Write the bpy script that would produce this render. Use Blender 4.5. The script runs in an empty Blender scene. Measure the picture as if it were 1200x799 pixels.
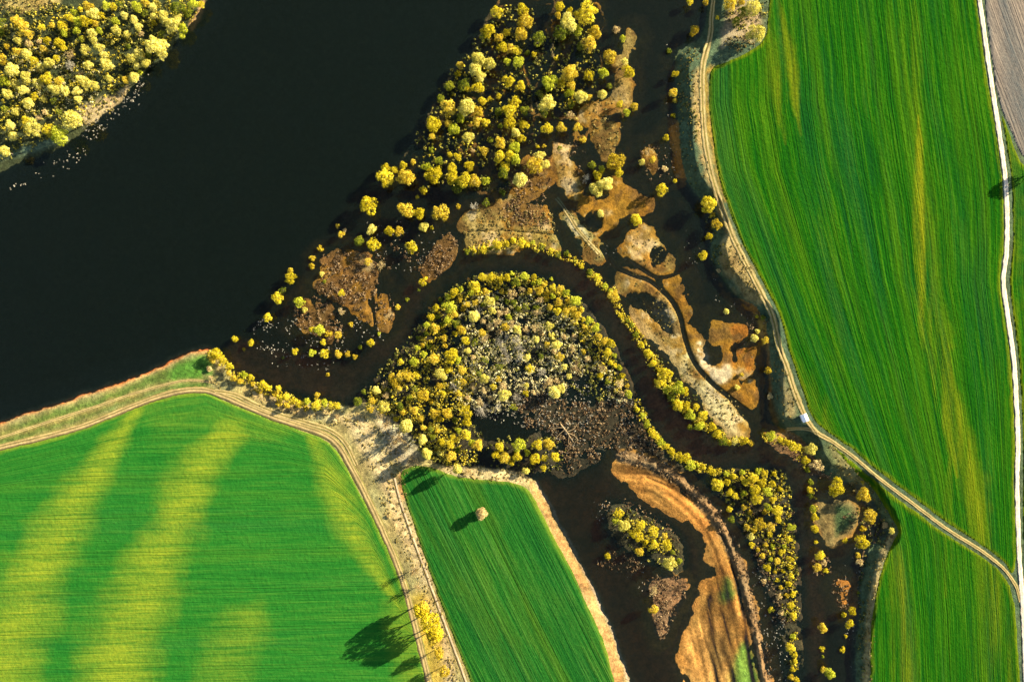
import bpy, math, random
import numpy as np
from mathutils import Vector

R = math.radians
random.seed(11)
RNG = np.random.default_rng(11)
C = bpy.context.scene.collection
SC = bpy.context.scene

# ------------------------------------------------------------------ frame of reference
# survey coordinates (u, v): 0.4 m per unit, origin at the north-west corner of the site
CAM_H = 370.0
K = 0.4

def wx(u, z): return (u - 600.0) * K * (CAM_H - z) / CAM_H
def wy(v, z): return (399.5 - v) * K * (CAM_H - z) / CAM_H

def P(s):
    return [tuple(float(c) for c in p.split(',')) for p in s.split()]

def smooth_poly(pts, closed=True, n=4):
    p = np.array(pts, float)
    m = len(p)
    out = []
    rng = range(m if closed else m - 1)
    for i in rng:
        if closed:
            a, b, c, d = p[(i - 1) % m], p[i], p[(i + 1) % m], p[(i + 2) % m]
        else:
            a, b, c, d = p[max(i - 1, 0)], p[i], p[i + 1], p[min(i + 2, m - 1)]
        if max(np.abs(b - a).max(), np.abs(c - b).max(), np.abs(d - c).max()) > 160:
            out.append(b); continue                      # long straight reaches stay straight
        for k in range(n):
            t = k / n
            q = 0.5 * (2 * b + (c - a) * t + (2 * a - 5 * b + 4 * c - d) * t * t + (3 * b - a - 3 * c + d) * t ** 3)
            out.append(q)
    if not closed:
        out.append(p[-1])
    return np.array(out)

_lat = {}
def vnoise(u, v, s, seed=0):
    if seed not in _lat:
        _lat[seed] = np.random.default_rng(1000 + seed).random((256, 256)).astype(np.float32)
    L = _lat[seed]
    x = u / s + 37.7 * seed; y = v / s + 11.3 * seed
    xi = np.floor(x).astype(np.int64); yi = np.floor(y).astype(np.int64)
    fx = (x - xi).astype(np.float32); fy = (y - yi).astype(np.float32)
    fx = fx * fx * (3 - 2 * fx); fy = fy * fy * (3 - 2 * fy)
    a = L[xi & 255, yi & 255]; b = L[(xi + 1) & 255, yi & 255]
    c = L[xi & 255, (yi + 1) & 255]; d = L[(xi + 1) & 255, (yi + 1) & 255]
    return (a * (1 - fx) + b * fx) * (1 - fy) + (c * (1 - fx) + d * fx) * fy

def fbm(u, v, s, oct=4, seed=0, gain=0.5):
    r = 0; a = 1; t = 0
    for k in range(oct):
        r = r + a * vnoise(u, v, s / 2 ** k, seed + k); t += a; a *= gain
    return r / t - 0.5          # about -0.5..0.5

def sst(e0, e1, x):
    t = np.clip((x - e0) / (e1 - e0), 0, 1)
    return t * t * (3 - 2 * t)

# ------------------------------------------------------------------ survey grid
def axis(lo, hi, step):
    core = np.arange(lo, hi + step * .5, step)
    ext = []; d = step; x = 0
    while x < 7200:
        d = min(d * 1.35, 900); x += d; ext.append(x)
    ext = np.array(ext)
    return np.concatenate([lo - ext[::-1], core, hi + ext])
AU = axis(-40, 1240, 1.25)
AV = axis(-40, 840, 1.25)
NU, NV = len(AU), len(AV)
UU, VV = np.meshgrid(AU, AV, indexing='ij')
WU = UU + 5.0 * fbm(UU, VV, 14, 4, 1, .6)       # natural wobble of every outline
WV = VV + 5.0 * fbm(UU, VV, 14, 4, 7, .6)

def sdf(poly, u, v, pad=60):
    """signed distance (positive inside), limited to pad outside the polygon's box"""
    poly = np.asarray(poly, float)
    out = np.full(u.shape, -float(pad))
    lo = poly.min(0) - pad; hi = poly.max(0) + pad
    m = (u > lo[0]) & (u < hi[0]) & (v > lo[1]) & (v < hi[1])
    if not m.any():
        return out
    x = u[m]; y = v[m]
    d2 = np.full(x.shape, 1e12); ins = np.zeros(x.shape, bool)
    n = len(poly)
    for i in range(n):
        ax, ay = poly[i]; bx, by = poly[(i + 1) % n]
        ex, ey = bx - ax, by - ay
        l2 = ex * ex + ey * ey
        if l2 < 1e-9: continue
        t = np.clip(((x - ax) * ex + (y - ay) * ey) / l2, 0, 1)
        dx = x - ax - t * ex; dy = y - ay - t * ey
        np.minimum(d2, dx * dx + dy * dy, out=d2)
        c = (ay > y) != (by > y)
        if ey != 0:
            ins ^= c & (x < ex * (y - ay) / ey + ax)
    d = np.sqrt(d2)
    out[m] = np.where(ins, d, -np.minimum(d, pad))
    return out

def line_dist(pts, u, v, pad=60):
    p = np.asarray(pts, float)
    out = np.full(u.shape, float(pad))
    lo = p.min(0) - pad; hi = p.max(0) + pad
    m = (u > lo[0]) & (u < hi[0]) & (v > lo[1]) & (v < hi[1])
    x = u[m]; y = v[m]; d2 = np.full(x.shape, float(pad) ** 2)
    for i in range(len(p) - 1):
        ax, ay = p[i]; ex, ey = p[i + 1] - p[i]
        l2 = ex * ex + ey * ey + 1e-9
        t = np.clip(((x - ax) * ex + (y - ay) * ey) / l2, 0, 1)
        np.minimum(d2, (x - ax - t * ex) ** 2 + (y - ay - t * ey) ** 2, out=d2)
    out[m] = np.sqrt(d2)
    return out

FAR = 7000
# colours are plain albedos
TAN = (.33, .235, .085); PALE = (.42, .32, .15); DRY = (.24, .20, .075); OCHRE = (.30, .165, .028)
RUST = (.30, .125, .022); MUD = (.085, .055, .025); DARKMUD = (.035, .028, .017); OLIVE = (.036, .044, .018)
MEADOW = (.075, .115, .022); FLOOR = (.036, .034, .017); SAND = (.235, .118, .026); SILT = (.50, .41, .25)
BANK = (.062, .092, .045); BROWN = (.15, .09, .04)

H = np.full(UU.shape, -5.0)
COL = np.empty(UU.shape + (3,)); COL[:] = (.02, .022, .016)

def lower_to(d, depth, col, soft=14):
    """drowned ground: pulls the bed up from the deep lake floor"""
    global H
    w = sst(-soft, soft, d)
    H = H * (1 - w) + depth * w
    COL[:] = COL * (1 - w[..., None]) + np.array(col) * w[..., None]

DELTA = P("640,-60 590,-10 565,35 535,80 505,130 475,185 440,205 412,235 385,270 352,300 318,345 296,392 320,428 370,438 420,440 470,400 600,300 720,340 880,520 "
          "930,520 910,480 890,380 830,300 800,220 785,120 800,50 840,-60")
def dl(name): return sdf(smooth_poly(P(name)), WU, WV)

lower_to(sdf(smooth_poly(DELTA), WU, WV), -1.35, (.060, .038, .016), 10)
H += 1.1 * fbm(UU, VV, 55, 4, 120, .6) * sst(0, 25, sdf(smooth_poly(DELTA), UU, VV))
SE_WET = P("860,540 900,530 960,520 1010,560 1050,625 1020,700 1010,860 900,860 890,760 880,680 850,600")
lower_to(sdf(smooth_poly(SE_WET), WU, WV), -1.2, (.07, .04, .018), 10)
OXBOW = P("560,480 620,470 660,540 760,540 840,600 880,700 900,860 740,860 700,720 640,590 560,540")
lower_to(sdf(smooth_poly(OXBOW), WU, WV), -.85, (.22, .085, .024), 10)
RIVER = P("285,418 330,432 380,443 418,447 448,424 468,392 488,352 518,322 556,303 600,296 640,303 680,327 706,360 726,395 742,430 760,470 790,505 830,530 880,541 "
          "915,545 935,570 942,620 946,680 946,740 946,880")
dr = line_dist(smooth_poly(RIVER, False), WU, WV)
lower_to(20 - dr, -.95, (.30, .15, .05), 7)

LANDS = []          # name, outline, top (m), rise inland (m/unit), fall outward (m/unit), colour
def land(pts, top, rin, rout, col, bumpy=.12):
    LANDS.append((smooth_poly(P(pts)), top, rin, rout, col, bumpy))

# mainland
land(f"242,0 231,18 219,31 207,45 195,60 181,74 166,87 152,103 140,118 122,132 99,152 81,165 64,175 42,182 21,190 0,200 -200,270 -{FAR},500 -{FAR},-{FAR} 700,-{FAR} 330,-250", 2.2, .09, .05, OLIVE, .3)
land(f"-{FAR},900 -300,610 0,497 40,483 80,471 112,459 150,447 185,433 205,422 225,414 244,411 256,419 272,439 300,453 330,466 355,473 385,474 405,478 425,470 448,478 475,505 500,535 530,546 "
     f"560,546 590,549 618,559 632,575 645,600 660,630 682,668 700,705 715,740 728,775 740,805 800,950 1100,2000 1100,{FAR} -{FAR},{FAR}", 1.7, .10, .06, DRY, .12)
land(f"{FAR},{FAR} 1150,{FAR} 1010,1500 1000,860 1004,799 1003,760 1010,720 1008,690 1014,660 1024,640 1040,624 1026,590 1012,568 990,563 966,558 955,543 944,518 925,506 908,497 903,470 901,430 899,395 894,372 "
     f"880,357 860,342 842,318 834,290 838,262 828,240 812,222 800,195 795,150 793,110 793,70 803,56 820,46 828,20 832,-10 850,-300 900,-{FAR} {FAR},-{FAR}", 5.0, .31, .10, BANK, .18)
# flooded wood and brushy ground (barely above the water)
WOOD = -.12
land("610,-30 585,0 570,30 550,62 530,90 512,120 492,160 470,190 478,200 520,190 560,225 600,215 622,180 622,120 612,60 640,60 650,10 640,-40", WOOD, .03, .06, FLOOR, .55)
land("640,8 700,5 704,50 700,110 690,130 640,140 630,100 650,70", WOOD - .2, .03, .06, FLOOR, .55)
land("600,130 640,140 690,140 680,165 650,180 640,200 600,190", WOOD, .03, .05, BROWN, .45)
# delta patches
land("739,38 745,42 741,55 736,70 728,80 720,82 728,62 735,50", .35, .05, .09, TAN)
land("723,88 736,92 736,112 738,121 728,131 706,138 692,146 684,138 686,128 705,121 717,108", .4, .06, .10, TAN)
land("697,147 720,143 721,165 719,180 708,186 698,168", .35, .06, .09, TAN)
land("648,168 664,170 668,186 676,200 682,216 672,234 661,228 655,200", .35, .05, .09, TAN)
land("612,186 640,182 648,206 632,224 612,242 602,252 585,252 592,236 606,222", .3, .05, .10, BROWN, .3)
land("541,262 558,251 578,240 592,233 607,233 622,240 641,242 648,262 656,284 648,291 630,286 600,292 570,296 548,296 542,278", .45, .06, .10, DRY, .2)
land("660,258 668,244 676,247 683,262 695,275 705,286 704,304 692,305 681,287", .45, .07, .10, (.25, .23, .10))
land("675,246 686,236 707,232 719,209 726,210 746,231 765,240 750,251 731,256 720,262 706,276 699,268 694,258 684,256", .3, .05, .11, OCHRE)
land("740,276 753,267 761,269 767,277 780,290 790,303 790,315 780,322 765,323 750,313 733,303 730,292 736,282", .42, .06, .11, TAN)
land("717,341 724,324 735,316 750,319 765,330 780,345 790,360 796,378 803,402 814,428 832,449 851,464 872,488 874,510 858,513 842,494 826,474 812,456 796,434 780,414 764,400 750,384 741,362 752,352 736,344", .45, .07, .10, TAN)
land("775,326 797,320 807,341 797,343 805,364 802,373 790,350", .25, .05, .11, OCHRE)
land("803,384 817,391 828,396 829,380 838,374 852,379 861,391 860,408 862,436 852,453 843,451 826,438 813,418 806,402", .38, .06, .12, OCHRE)
land("859,408 872,404 888,410 883,430 870,441 862,430", .3, .05, .12, RUST)
land("852,461 860,447 870,458 877,447 885,452 882,480 870,480", .25, .05, .12, OCHRE)
land("870,355 888,359 889,366 874,363", .25, .05, .10, RUST)
land("858,388 876,383 874,395 864,402", .2, .05, .11, RUST)
land("890,372 898,378 897,400 892,398", .25, .05, .10, OCHRE)
land("414,361 425,354 437,368 441,350 455,347 461,365 452,385 438,378 420,368", .28, .05, .08, (.26, .15, .04), .2)
land("376,302 400,297 436,302 438,345 405,356 384,346 370,338 378,318", .2, .03, .08, (.17, .10, .045), .4)
land("490,313 519,276 537,286 526,308 508,323 496,317", .3, .05, .09, (.19, .125, .06), .3)
land("360,352 384,358 398,385 390,400 372,394 350,380", .12, .03, .07, BROWN, .4)
land("752,180 764,176 770,192 764,198", .2, .05, .09, OCHRE)
land("786,160 793,150 797,180 800,205 792,200", .3, .06, .09, RUST)
# round island, its marsh, and the tongue down to the far bank
land("415,474 440,446 465,420 482,402 492,380 502,361 522,344 546,329 572,321 600,319 630,325 655,337 680,355 700,379 720,408 736,442 746,470 757,495 776,520 800,543 835,556 "
     "875,548 910,552 922,580 930,620 936,680 936,740 922,740 905,700 888,655 868,612 845,580 815,562 790,553 755,535 715,530 690,545 660,560 640,552 618,556 590,545 560,545 520,545 480,510 440,490", .02, .03, .06, (.028, .025, .014), .7)
land("922,738 936,740 940,780 944,860 920,860 922,790", -.08, .03, .06, FLOOR, .45)
# sand spit and dike round the oxbow
land("716,544 742,544 781,559 811,584 841,619 862,665 876,710 887,760 905,860 815,860 805,799 796,765 806,745 816,720 825,690 829,660 824,636 812,617 788,603 763,587 739,568", .36, .025, .028, SAND, .3)
land("838,626 856,640 868,676 866,700 838,706 824,692 832,672 834,650", .45, .05, .03, SAND, .1)
land("728,531 770,543 803,562 834,592 855,626 871,665 881,705 892,750 910,840 900,842 884,752 873,710 862,668 846,630 826,598 797,570 766,551 726,538", 1.5, .25, .22, (.17, .11, .05), .3)
# islets
land("712,597 730,590 760,608 788,622 800,645 795,672 780,665 750,650 720,630", .15, .04, .06, FLOOR, .35)
land("757,684 775,676 800,680 800,700 788,720 776,748 770,735 764,705", .3, .05, .07, (.16, .095, .045), .35)
land("897,513 910,507 935,515 960,535 975,556 960,560 945,552 920,530", .3, .05, .08, BROWN, .3)
land("957,592 972,588 998,592 1002,605 994,622 984,634 972,636 964,618", .5, .06, .10, (.19, .135, .045), .25)
land("980,682 994,680 996,700 988,712 978,700", .12, .04, .10, RUST, .2)

bump_n = fbm(UU, VV, 9, 4, 20, .65)
broad_n = fbm(UU, VV, 26, 3, 24, .55)
DU = WU + 7 * fbm(UU, VV, 9, 4, 130, .65); DV = WV + 7 * fbm(UU, VV, 9, 4, 136, .65)
for poly, top, rin, rout, col, bumpy in LANDS:
    big = poly.min() < -1000 or poly.max() > 1500
    d = sdf(poly, WU, WV, 60) if big else sdf(poly, DU, DV, 60)
    delta_bit = not big and rout > .065
    hp = np.where(d > 0, np.minimum(top, .05 + d * rin), .05 + d * rout)
    if big: hp = np.where(d > 0, hp, .05 + np.maximum(d, -26) * .034 + np.minimum(d + 26, 0) * .12)
    if delta_bit: hp = np.where(d > 0, hp, .05 + np.maximum(d, -11) * .030 + np.minimum(d + 11, 0) * .075)
    hp = hp + bumpy * bump_n * sst(-8, 3, d)
    if not big: hp = hp + (1.05 if top > .2 else .5) * broad_n * sst(-14, 2, d)
    w = sst(-18 if not big else -9, 1, d) * (hp > H - .3)
    if delta_bit:
        ww = (sst(-26, -9, d) * sst(-.5, -4, d) * (hp > H - .2))[..., None] * .8
        COL[:] = COL * (1 - ww) + np.array((.27, .14, .025)) * ww
        w = sst(-7, 1, d) * (hp > H - .3)
    COL[:] = COL * (1 - w[..., None]) + np.array(col) * w[..., None]
    H = np.maximum(H, hp)

# pools and creeks cut into the delta
def pool(pts, depth, soft=4, col=None):
    global H
    d = sdf(smooth_poly(P(pts)), WU + 1.4 * (DU - WU), WV + 1.4 * (DV - WV), 30)
    w = sst(-soft, soft, d)
    H = np.where(H > depth, H * (1 - w) + depth * w, H)
    if col:
        COL[:] = COL * (1 - w[..., None]) + np.array(col) * w[..., None]
def creek(pts, width, depth):
    global H
    d = line_dist(smooth_poly(P(pts), False), UU, VV, 30)
    w = sst(width, width * .35, d)
    H = np.where(H > depth, H * (1 - w) + depth * w, H)
pool("688,254 698,250 704,258 701,268 691,266", -.9, 3, MUD)
pool("764,292 774,290 780,298 777,308 768,313 762,304", -.8, 3, MUD)
pool("737,347 752,345 770,352 780,362 770,366 750,362", -.9, 4, MUD)
pool("820,408 830,400 840,405 846,400 847,420 840,432 828,430", -.12, 6, OCHRE)
pool("750,352 770,360 782,372 790,392 778,388 765,375", -.3, 5, OCHRE)
pool("555,482 580,478 610,486 626,500 606,516 575,512 560,500", -1.1, 5, DARKMUD)
pool("560,525 575,528 590,545 560,544 548,532", -1.0, 4, DARKMUD)
pool("672,446 700,440 712,462 690,475 668,470", -.25, 6)
pool("530,456 556,470 575,478 548,476 528,466", -.5, 4)
creek("705,290 718,310 740,322 762,330 785,350 797,372 803,398 813,424 832,447 850,462 868,476 880,484", 3.2, -.9)
creek("733,303 752,315 770,325 790,322 803,312", 2.4, -.8)
creek("548,272 580,270 615,272 650,275", 1.6, -.05)
creek("437,350 438,366 440,384", 2.0, -.5)
creek("758,560 800,580 832,612 852,652 866,690 876,730 892,800", 2.2, .05)

def paint(pts, col, soft=5, amt=1.0, line=0, nz=5.0):
    p = smooth_poly(P(pts), line == 0)
    d = (line - line_dist(p, WU, WV)) if line else sdf(p, WU, WV)
    w = sst(-soft, soft, d + nz * fbm(UU, VV, 9, 3, 31)) * amt
    COL[:] = COL * (1 - w[..., None]) + np.array(col) * w[..., None]

# west meadow strip, shore sand, dry strips by the tracks
paint("0,505 60,480 120,462 200,430 240,418 250,440 235,456 180,464 100,492 0,524 -60,545 -60,525", MEADOW, 6)
paint("200,432 235,418 247,425 240,450 205,452", (.06, .16, .02), 6)
paint("0,512 70,492 130,472 190,452 238,445", TAN, 4, .55, 3)
paint("-60,520 0,498 40,484 80,472 112,460 150,448 185,434 205,423 225,415 246,412", (.36, .21, .08), 1.0, .8, .9, 2)
paint("-60,517 0,495 40,481 80,469 112,457 150,445 185,431 205,420 225,412 246,409", (.40, .10, .02), 1.2, .9, 1.3, 1)
paint("240,440 300,470 360,492 395,505 410,525 430,575 460,640 490,700 505,760 515,860 545,860 540,799 520,735 498,680 475,620 462,575 470,545 440,500 400,478 330,468", DRY, 5)
paint("300,462 340,478 400,490 420,500", PALE, 4, .7, 5)
paint("408,486 430,492 447,520 462,555 478,600 495,640 508,680 500,690 485,665 468,625 448,575 430,540 412,510", PALE, 6, 1)
paint("440,480 475,505 492,535 470,545 450,520", (.30, .26, .17), 7, .8)
paint("500,700 520,740 535,799 550,860 520,860 505,760", (.36, .26, .13), 6, .8)
paint("482,700 500,700 512,735 520,799 500,799 492,750", (.38, .27, .03), 6, .8)
paint("520,546 560,549 600,552 622,562 612,568 560,560 525,556", PALE, 4, .9)
paint("468,556 478,556 478,580 470,585", (.34, .19, .07), 3)
paint("620,566 636,580 650,608 672,650 694,695 712,735 730,790 740,830 728,830 708,760 690,715 665,660 640,605", (.36, .20, .07), 4)
paint("628,566 642,586 660,622 684,668 702,706 718,742 732,780 745,830", (.40, .30, .20), 1.5, .8, 1.4, 1)
# north-west wood
paint("10,0 60,-6 70,4 40,12 20,16 8,10", (.36, .27, .08), 4)
paint("90,128 130,112 150,100 146,112 128,130 105,145", (.33, .26, .13), 4)
paint("222,28 232,14 240,2 236,20 226,34", (.36, .22, .09), 3)
paint("-20,186 20,182 60,172 70,160 40,168 0,178", (.11, .16, .10), 6, .8)
# east bank
paint("814,88 824,84 826,140 836,200 850,250 872,300 894,346 886,356 868,340 848,312 844,290 850,270 838,232 826,205 816,160 811,120", TAN, 4)
paint("845,290 866,290 890,345 884,355 862,335 848,315", (.22, .165, .06), 6, .9)
paint("834,80 826,90 830,130 838,190 850,235", (.26, .17, .03), 3, .9, 3)
paint("899,372 904,400 916,428 928,470 944,505 936,510 920,480 908,440", (.07, .10, .05), 5, .6)
paint("915,440 925,455 934,480 926,490 918,470", (.20, .16, .07), 6, .8)
paint("900,402 901,440 903,475 909,495", (.32, .15, .04), 2, .8, 2)
paint("975,515 1000,540 1020,575 1040,600 1046,622 1020,600 990,560 968,540", (.10, .12, .045), 5)
paint("1046,626 1034,650 1024,690 1018,730 1016,799 1016,850", (.28, .22, .09), 2.5, .9, 3.5)
paint("975,522 1000,545 1016,568 1000,566 982,548", (.22, .19, .07), 4, .7)
paint("855,10 880,-5 893,30 880,50 860,45 845,55", (.30, .22, .12), 5, .8)
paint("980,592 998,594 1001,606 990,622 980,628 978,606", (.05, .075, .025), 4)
# delta
paint("770,350 790,372 798,395 790,400 776,385 765,368", SILT, 4, .75)
paint("735,322 752,326 768,338 772,348 755,340 735,334", SILT, 5, .55)
paint("736,288 752,300 768,316 760,320 742,308 733,298", PALE, 4, .75)
paint("810,407 826,400 830,415 842,432 850,418 858,438 848,452 828,440 814,424", SILT, 4, .95)
paint("806,410 825,440 850,466 870,490 862,508 840,490 815,456 800,432", (.38, .33, .16), 6, .9)
paint("545,256 575,246 590,262 580,290 552,290", (.34, .26, .11), 6, .7)
paint("590,233 620,238 640,246 632,266 600,262 585,250", (.20, .11, .055), 7, .8)
paint("700,120 728,100 734,118 700,136", (.34, .24, .12), 5, .7)
paint("666,256 690,284 700,300", (.40, .36, .20), 3, .7, 4)
# oxbow spit
paint("838,682 850,676 860,690 858,702 845,705", (.085, .14, .022), 5)
paint("862,770 872,752 884,775 892,830 866,830 850,800", (.085, .15, .022), 5)
paint("740,552 775,568 806,592 828,622 842,655 840,690", (.26, .115, .024), 5, .8, 6)
paint("800,750 812,735 835,720 848,740 860,799 820,830 806,790", (.30, .16, .042), 6, .7)

flat_w = sst(-4, 6, sdf(smooth_poly(DELTA), UU, VV)) * sst(-.9, -.1, H)
pn = fbm(UU, VV, 17, 4, 140, .6); pn2 = fbm(UU, VV, 24, 4, 146, .6)
a_ = (flat_w * sst(.0, .14, pn) * .75)[..., None]; COL[:] = COL * (1 - a_) + np.array(OCHRE) * a_
a_ = (flat_w * sst(.06, .2, pn2) * .6 * (H > .05))[..., None]; COL[:] = COL * (1 - a_) + np.array(SILT) * .8 * a_
a_ = (flat_w * sst(.02, .16, -pn2) * .75)[..., None]; COL[:] = COL * (1 - a_) + np.array(BROWN) * .8 * a_
lum = COL[..., 1]; fw = (flat_w * (1 - .75 * sst(.20, .34, lum)))[..., None]
COL[:] = COL * (1 - fw) + COL * np.array((.62, .57, .36)) * fw
# streaks left by the ebb on the spit (sediment bands lying along it)
dsp = sdf(smooth_poly(P("716,544 781,559 841,619 876,710 887,760 905,860 815,860 796,765 820,720 838,660 816,615 765,585")), WU, WV)
dk = line_dist(smooth_poly(P('690,536 716,538 770,541 803,560 836,590 857,626 873,665 883,705 894,750 912,840'), False), UU, VV, 140)
stv = fbm(dk + 3 * fbm(UU, VV, 30, 2, 43), (UU + VV) * .06, 6, 3, 41)
sw = sst(-6, 4, dsp)[..., None]
COL *= 1 + sw * (-.28 + 3.4 * stv[..., None])
H += sst(-14, 4, dsp) * .55 * stv
# general mottling of the ground cover
mot = 1 + .75 * fbm(UU, VV, 40, 4, 50)[..., None] + .85 * fbm(UU, VV, 5, 2, 60)[..., None]
COL *= np.clip(mot, .35, 1.8)
hue = fbm(UU, VV, 22, 4, 70)
COL[..., 0] *= 1 + .35 * hue; COL[..., 2] *= 1 - .3 * hue
COL[:] = np.clip(COL * .85, .006, .6)
H = H + .16 * fbm(UU, VV, 3.2, 2, 80) * sst(-.3, .2, H)

core_u0 = np.searchsorted(AU, -40); core_v0 = np.searchsorted(AV, -40)
CU = np.arange(NU)
def ground(u, v):
    """height of the ground at survey coordinates (arrays or numbers)"""
    u = np.clip(np.asarray(u, float), AU[0], AU[-1] - 1e-3); v = np.clip(np.asarray(v, float), AV[0], AV[-1] - 1e-3)
    i = np.clip(np.searchsorted(AU, u, 'right') - 1, 0, NU - 2); j = np.clip(np.searchsorted(AV, v, 'right') - 1, 0, NV - 2)
    fu = (u - AU[i]) / (AU[i + 1] - AU[i]); fv = (v - AV[j]) / (AV[j + 1] - AV[j])
    return (H[i, j] * (1 - fu) + H[i + 1, j] * fu) * (1 - fv) + (H[i, j + 1] * (1 - fu) + H[i + 1, j + 1] * fu) * fv

# ------------------------------------------------------------------ mesh helpers
def fast_mesh(name, V, F):
    """V (n,3), F (m,k) numpy arrays -> mesh"""
    V = np.asarray(V, np.float32); F = np.asarray(F, np.int32)
    me = bpy.data.meshes.new(name)
    k = F.shape[1]
    me.vertices.add(len(V)); me.vertices.foreach_set('co', V.ravel())
    me.loops.add(F.size); me.loops.foreach_set('vertex_index', F.ravel())
    me.polygons.add(len(F)); me.polygons.foreach_set('loop_start', np.arange(0, F.size, k, dtype=np.int32))
    me.update(calc_edges=True)
    return me

def obj(name, me, mat, parent=None):
    o = bpy.data.objects.new(name, me)
    C.objects.link(o)
    if mat and not me.materials: me.materials.append(mat)
    if parent: o.parent = parent
    return o

def tag(o, label, cat, group=None, kind=None):
    o['label'] = label; o['category'] = cat
    if group: o['group'] = group
    if kind: o['kind'] = kind
    return o

def col_attr(me, name, col):
    a = me.attributes.new(name, 'FLOAT_COLOR', 'POINT')
    c = np.ones((len(col), 4), np.float32); c[:, :3] = col
    a.data.foreach_set('color', c.ravel())
def float_attr(me, name, val):
    a = me.attributes.new(name, 'FLOAT', 'POINT')
    a.data.foreach_set('value', np.asarray(val, np.float32).ravel())

class NT:
    def __init__(s, name):
        s.m = bpy.data.materials.new(name); s.m.use_nodes = True
        s.t = s.m.node_tree; s.t.nodes.clear()
        s.out = s.n('ShaderNodeOutputMaterial')
    def n(s, typ, ins=None, **kw):
        nd = s.t.nodes.new(typ)
        for k, v in kw.items(): setattr(nd, k, v)
        for k, v in (ins or {}).items():
            sock = nd.inputs[k]
            if hasattr(v, 'is_output'): s.t.links.new(v, sock)
            else: sock.default_value = v
        return nd
    def mul(s, a, b):
        return s.n('ShaderNodeMath', {0: a, 1: b}, operation='MULTIPLY').outputs[0]
    def add(s, a, b):
        return s.n('ShaderNodeMath', {0: a, 1: b}, operation='ADD').outputs[0]
    def mix(s, f, a, b, mode='MIX'):
        nd = s.n('ShaderNodeMix', data_type='RGBA', blend_type=mode)
        for i, v in ((0, f), (6, a), (7, b)):
            if hasattr(v, 'is_output'): s.t.links.new(v, nd.inputs[i])
            else: nd.inputs[i].default_value = v if i == 0 or len(v) == 4 else (*v, 1)
        return nd.outputs[2]
    def ramp(s, fac, stops):
        nd = s.n('ShaderNodeValToRGB', {0: fac})
        e = nd.color_ramp.elements
        while len(e) < len(stops): e.new(.5)
        for q, (p, c) in zip(e, stops):
            q.position = p; q.color = (*c, 1) if len(c) == 3 else c
        return nd.outputs[0]
    def rng(s, v, a, b, c, d):
        return s.n('ShaderNodeMapRange', {0: v, 1: a, 2: b, 3: c, 4: d}).outputs[0]
    def surf(s, sock): s.t.links.new(sock, s.out.inputs['Surface'])

# ------------------------------------------------------------------ materials
def m_ground():
    t = NT('ground_cover')
    a = t.n('ShaderNodeAttribute', attribute_name='Col')
    g = t.n('ShaderNodeNewGeometry')
    n1 = t.n('ShaderNodeTexNoise', {'Vector': g.outputs['Position'], 'Scale': .9, 'Detail': 5.0, 'Roughness': .7})
    n2 = t.n('ShaderNodeTexNoise', {'Vector': g.outputs['Position'], 'Scale': 2.6, 'Detail': 3.0, 'Roughness': .6})
    f = t.rng(n1.outputs[0], .3, .7, .55, 1.45)
    c = t.mix(1.0, a.outputs['Color'], t.n('ShaderNodeCombineColor', {0: f, 1: f, 2: f}).outputs[0], 'MULTIPLY')
    b = t.n('ShaderNodeBump', {'Height': t.add(n1.outputs[0], t.mul(n2.outputs[0], .6)), 'Strength': .8, 'Distance': .55})
    p = t.n('ShaderNodeBsdfPrincipled', {'Base Color': c, 'Roughness': .95, 'Normal': b.outputs[0], 'Specular IOR Level': .1})
    t.surf(p.outputs[0]); return t.m

def m_water():
    t = NT('river_water')
    tr = t.n('ShaderNodeBsdfTransparent', {'Color': (.97, .97, .95, 1)})
    silt = t.n('ShaderNodeBsdfDiffuse', {'Color': (.021, .040, .026, 1)})
    g = t.n('ShaderNodeNewGeometry')
    n = t.n('ShaderNodeTexNoise', {'Vector': g.outputs['Position'], 'Scale': .6, 'Detail': 4.0})
    bmp = t.n('ShaderNodeBump', {'Height': n.outputs[0], 'Strength': .05, 'Distance': .1})
    body = t.n('ShaderNodeMixShader', {0: .10, 1: tr.outputs[0], 2: silt.outputs[0]})
    gl = t.n('ShaderNodeBsdfGlossy', {'Color': (.72, .70, .55, 1), 'Roughness': .04, 'Normal': bmp.outputs[0]})
    fr = t.n('ShaderNodeFresnel', {'IOR': 1.33, 'Normal': bmp.outputs[0]})
    fin = t.n('ShaderNodeMixShader', {0: fr.outputs[0], 1: body.outputs[0], 2: gl.outputs[0]})
    t.surf(fin.outputs[0])
    va = t.n('ShaderNodeVolumeAbsorption', {'Color': (.70, .28, .04, 1), 'Density': .55})
    t.t.links.new(va.outputs[0], t.out.inputs['Volume'])
    return t.m

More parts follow.
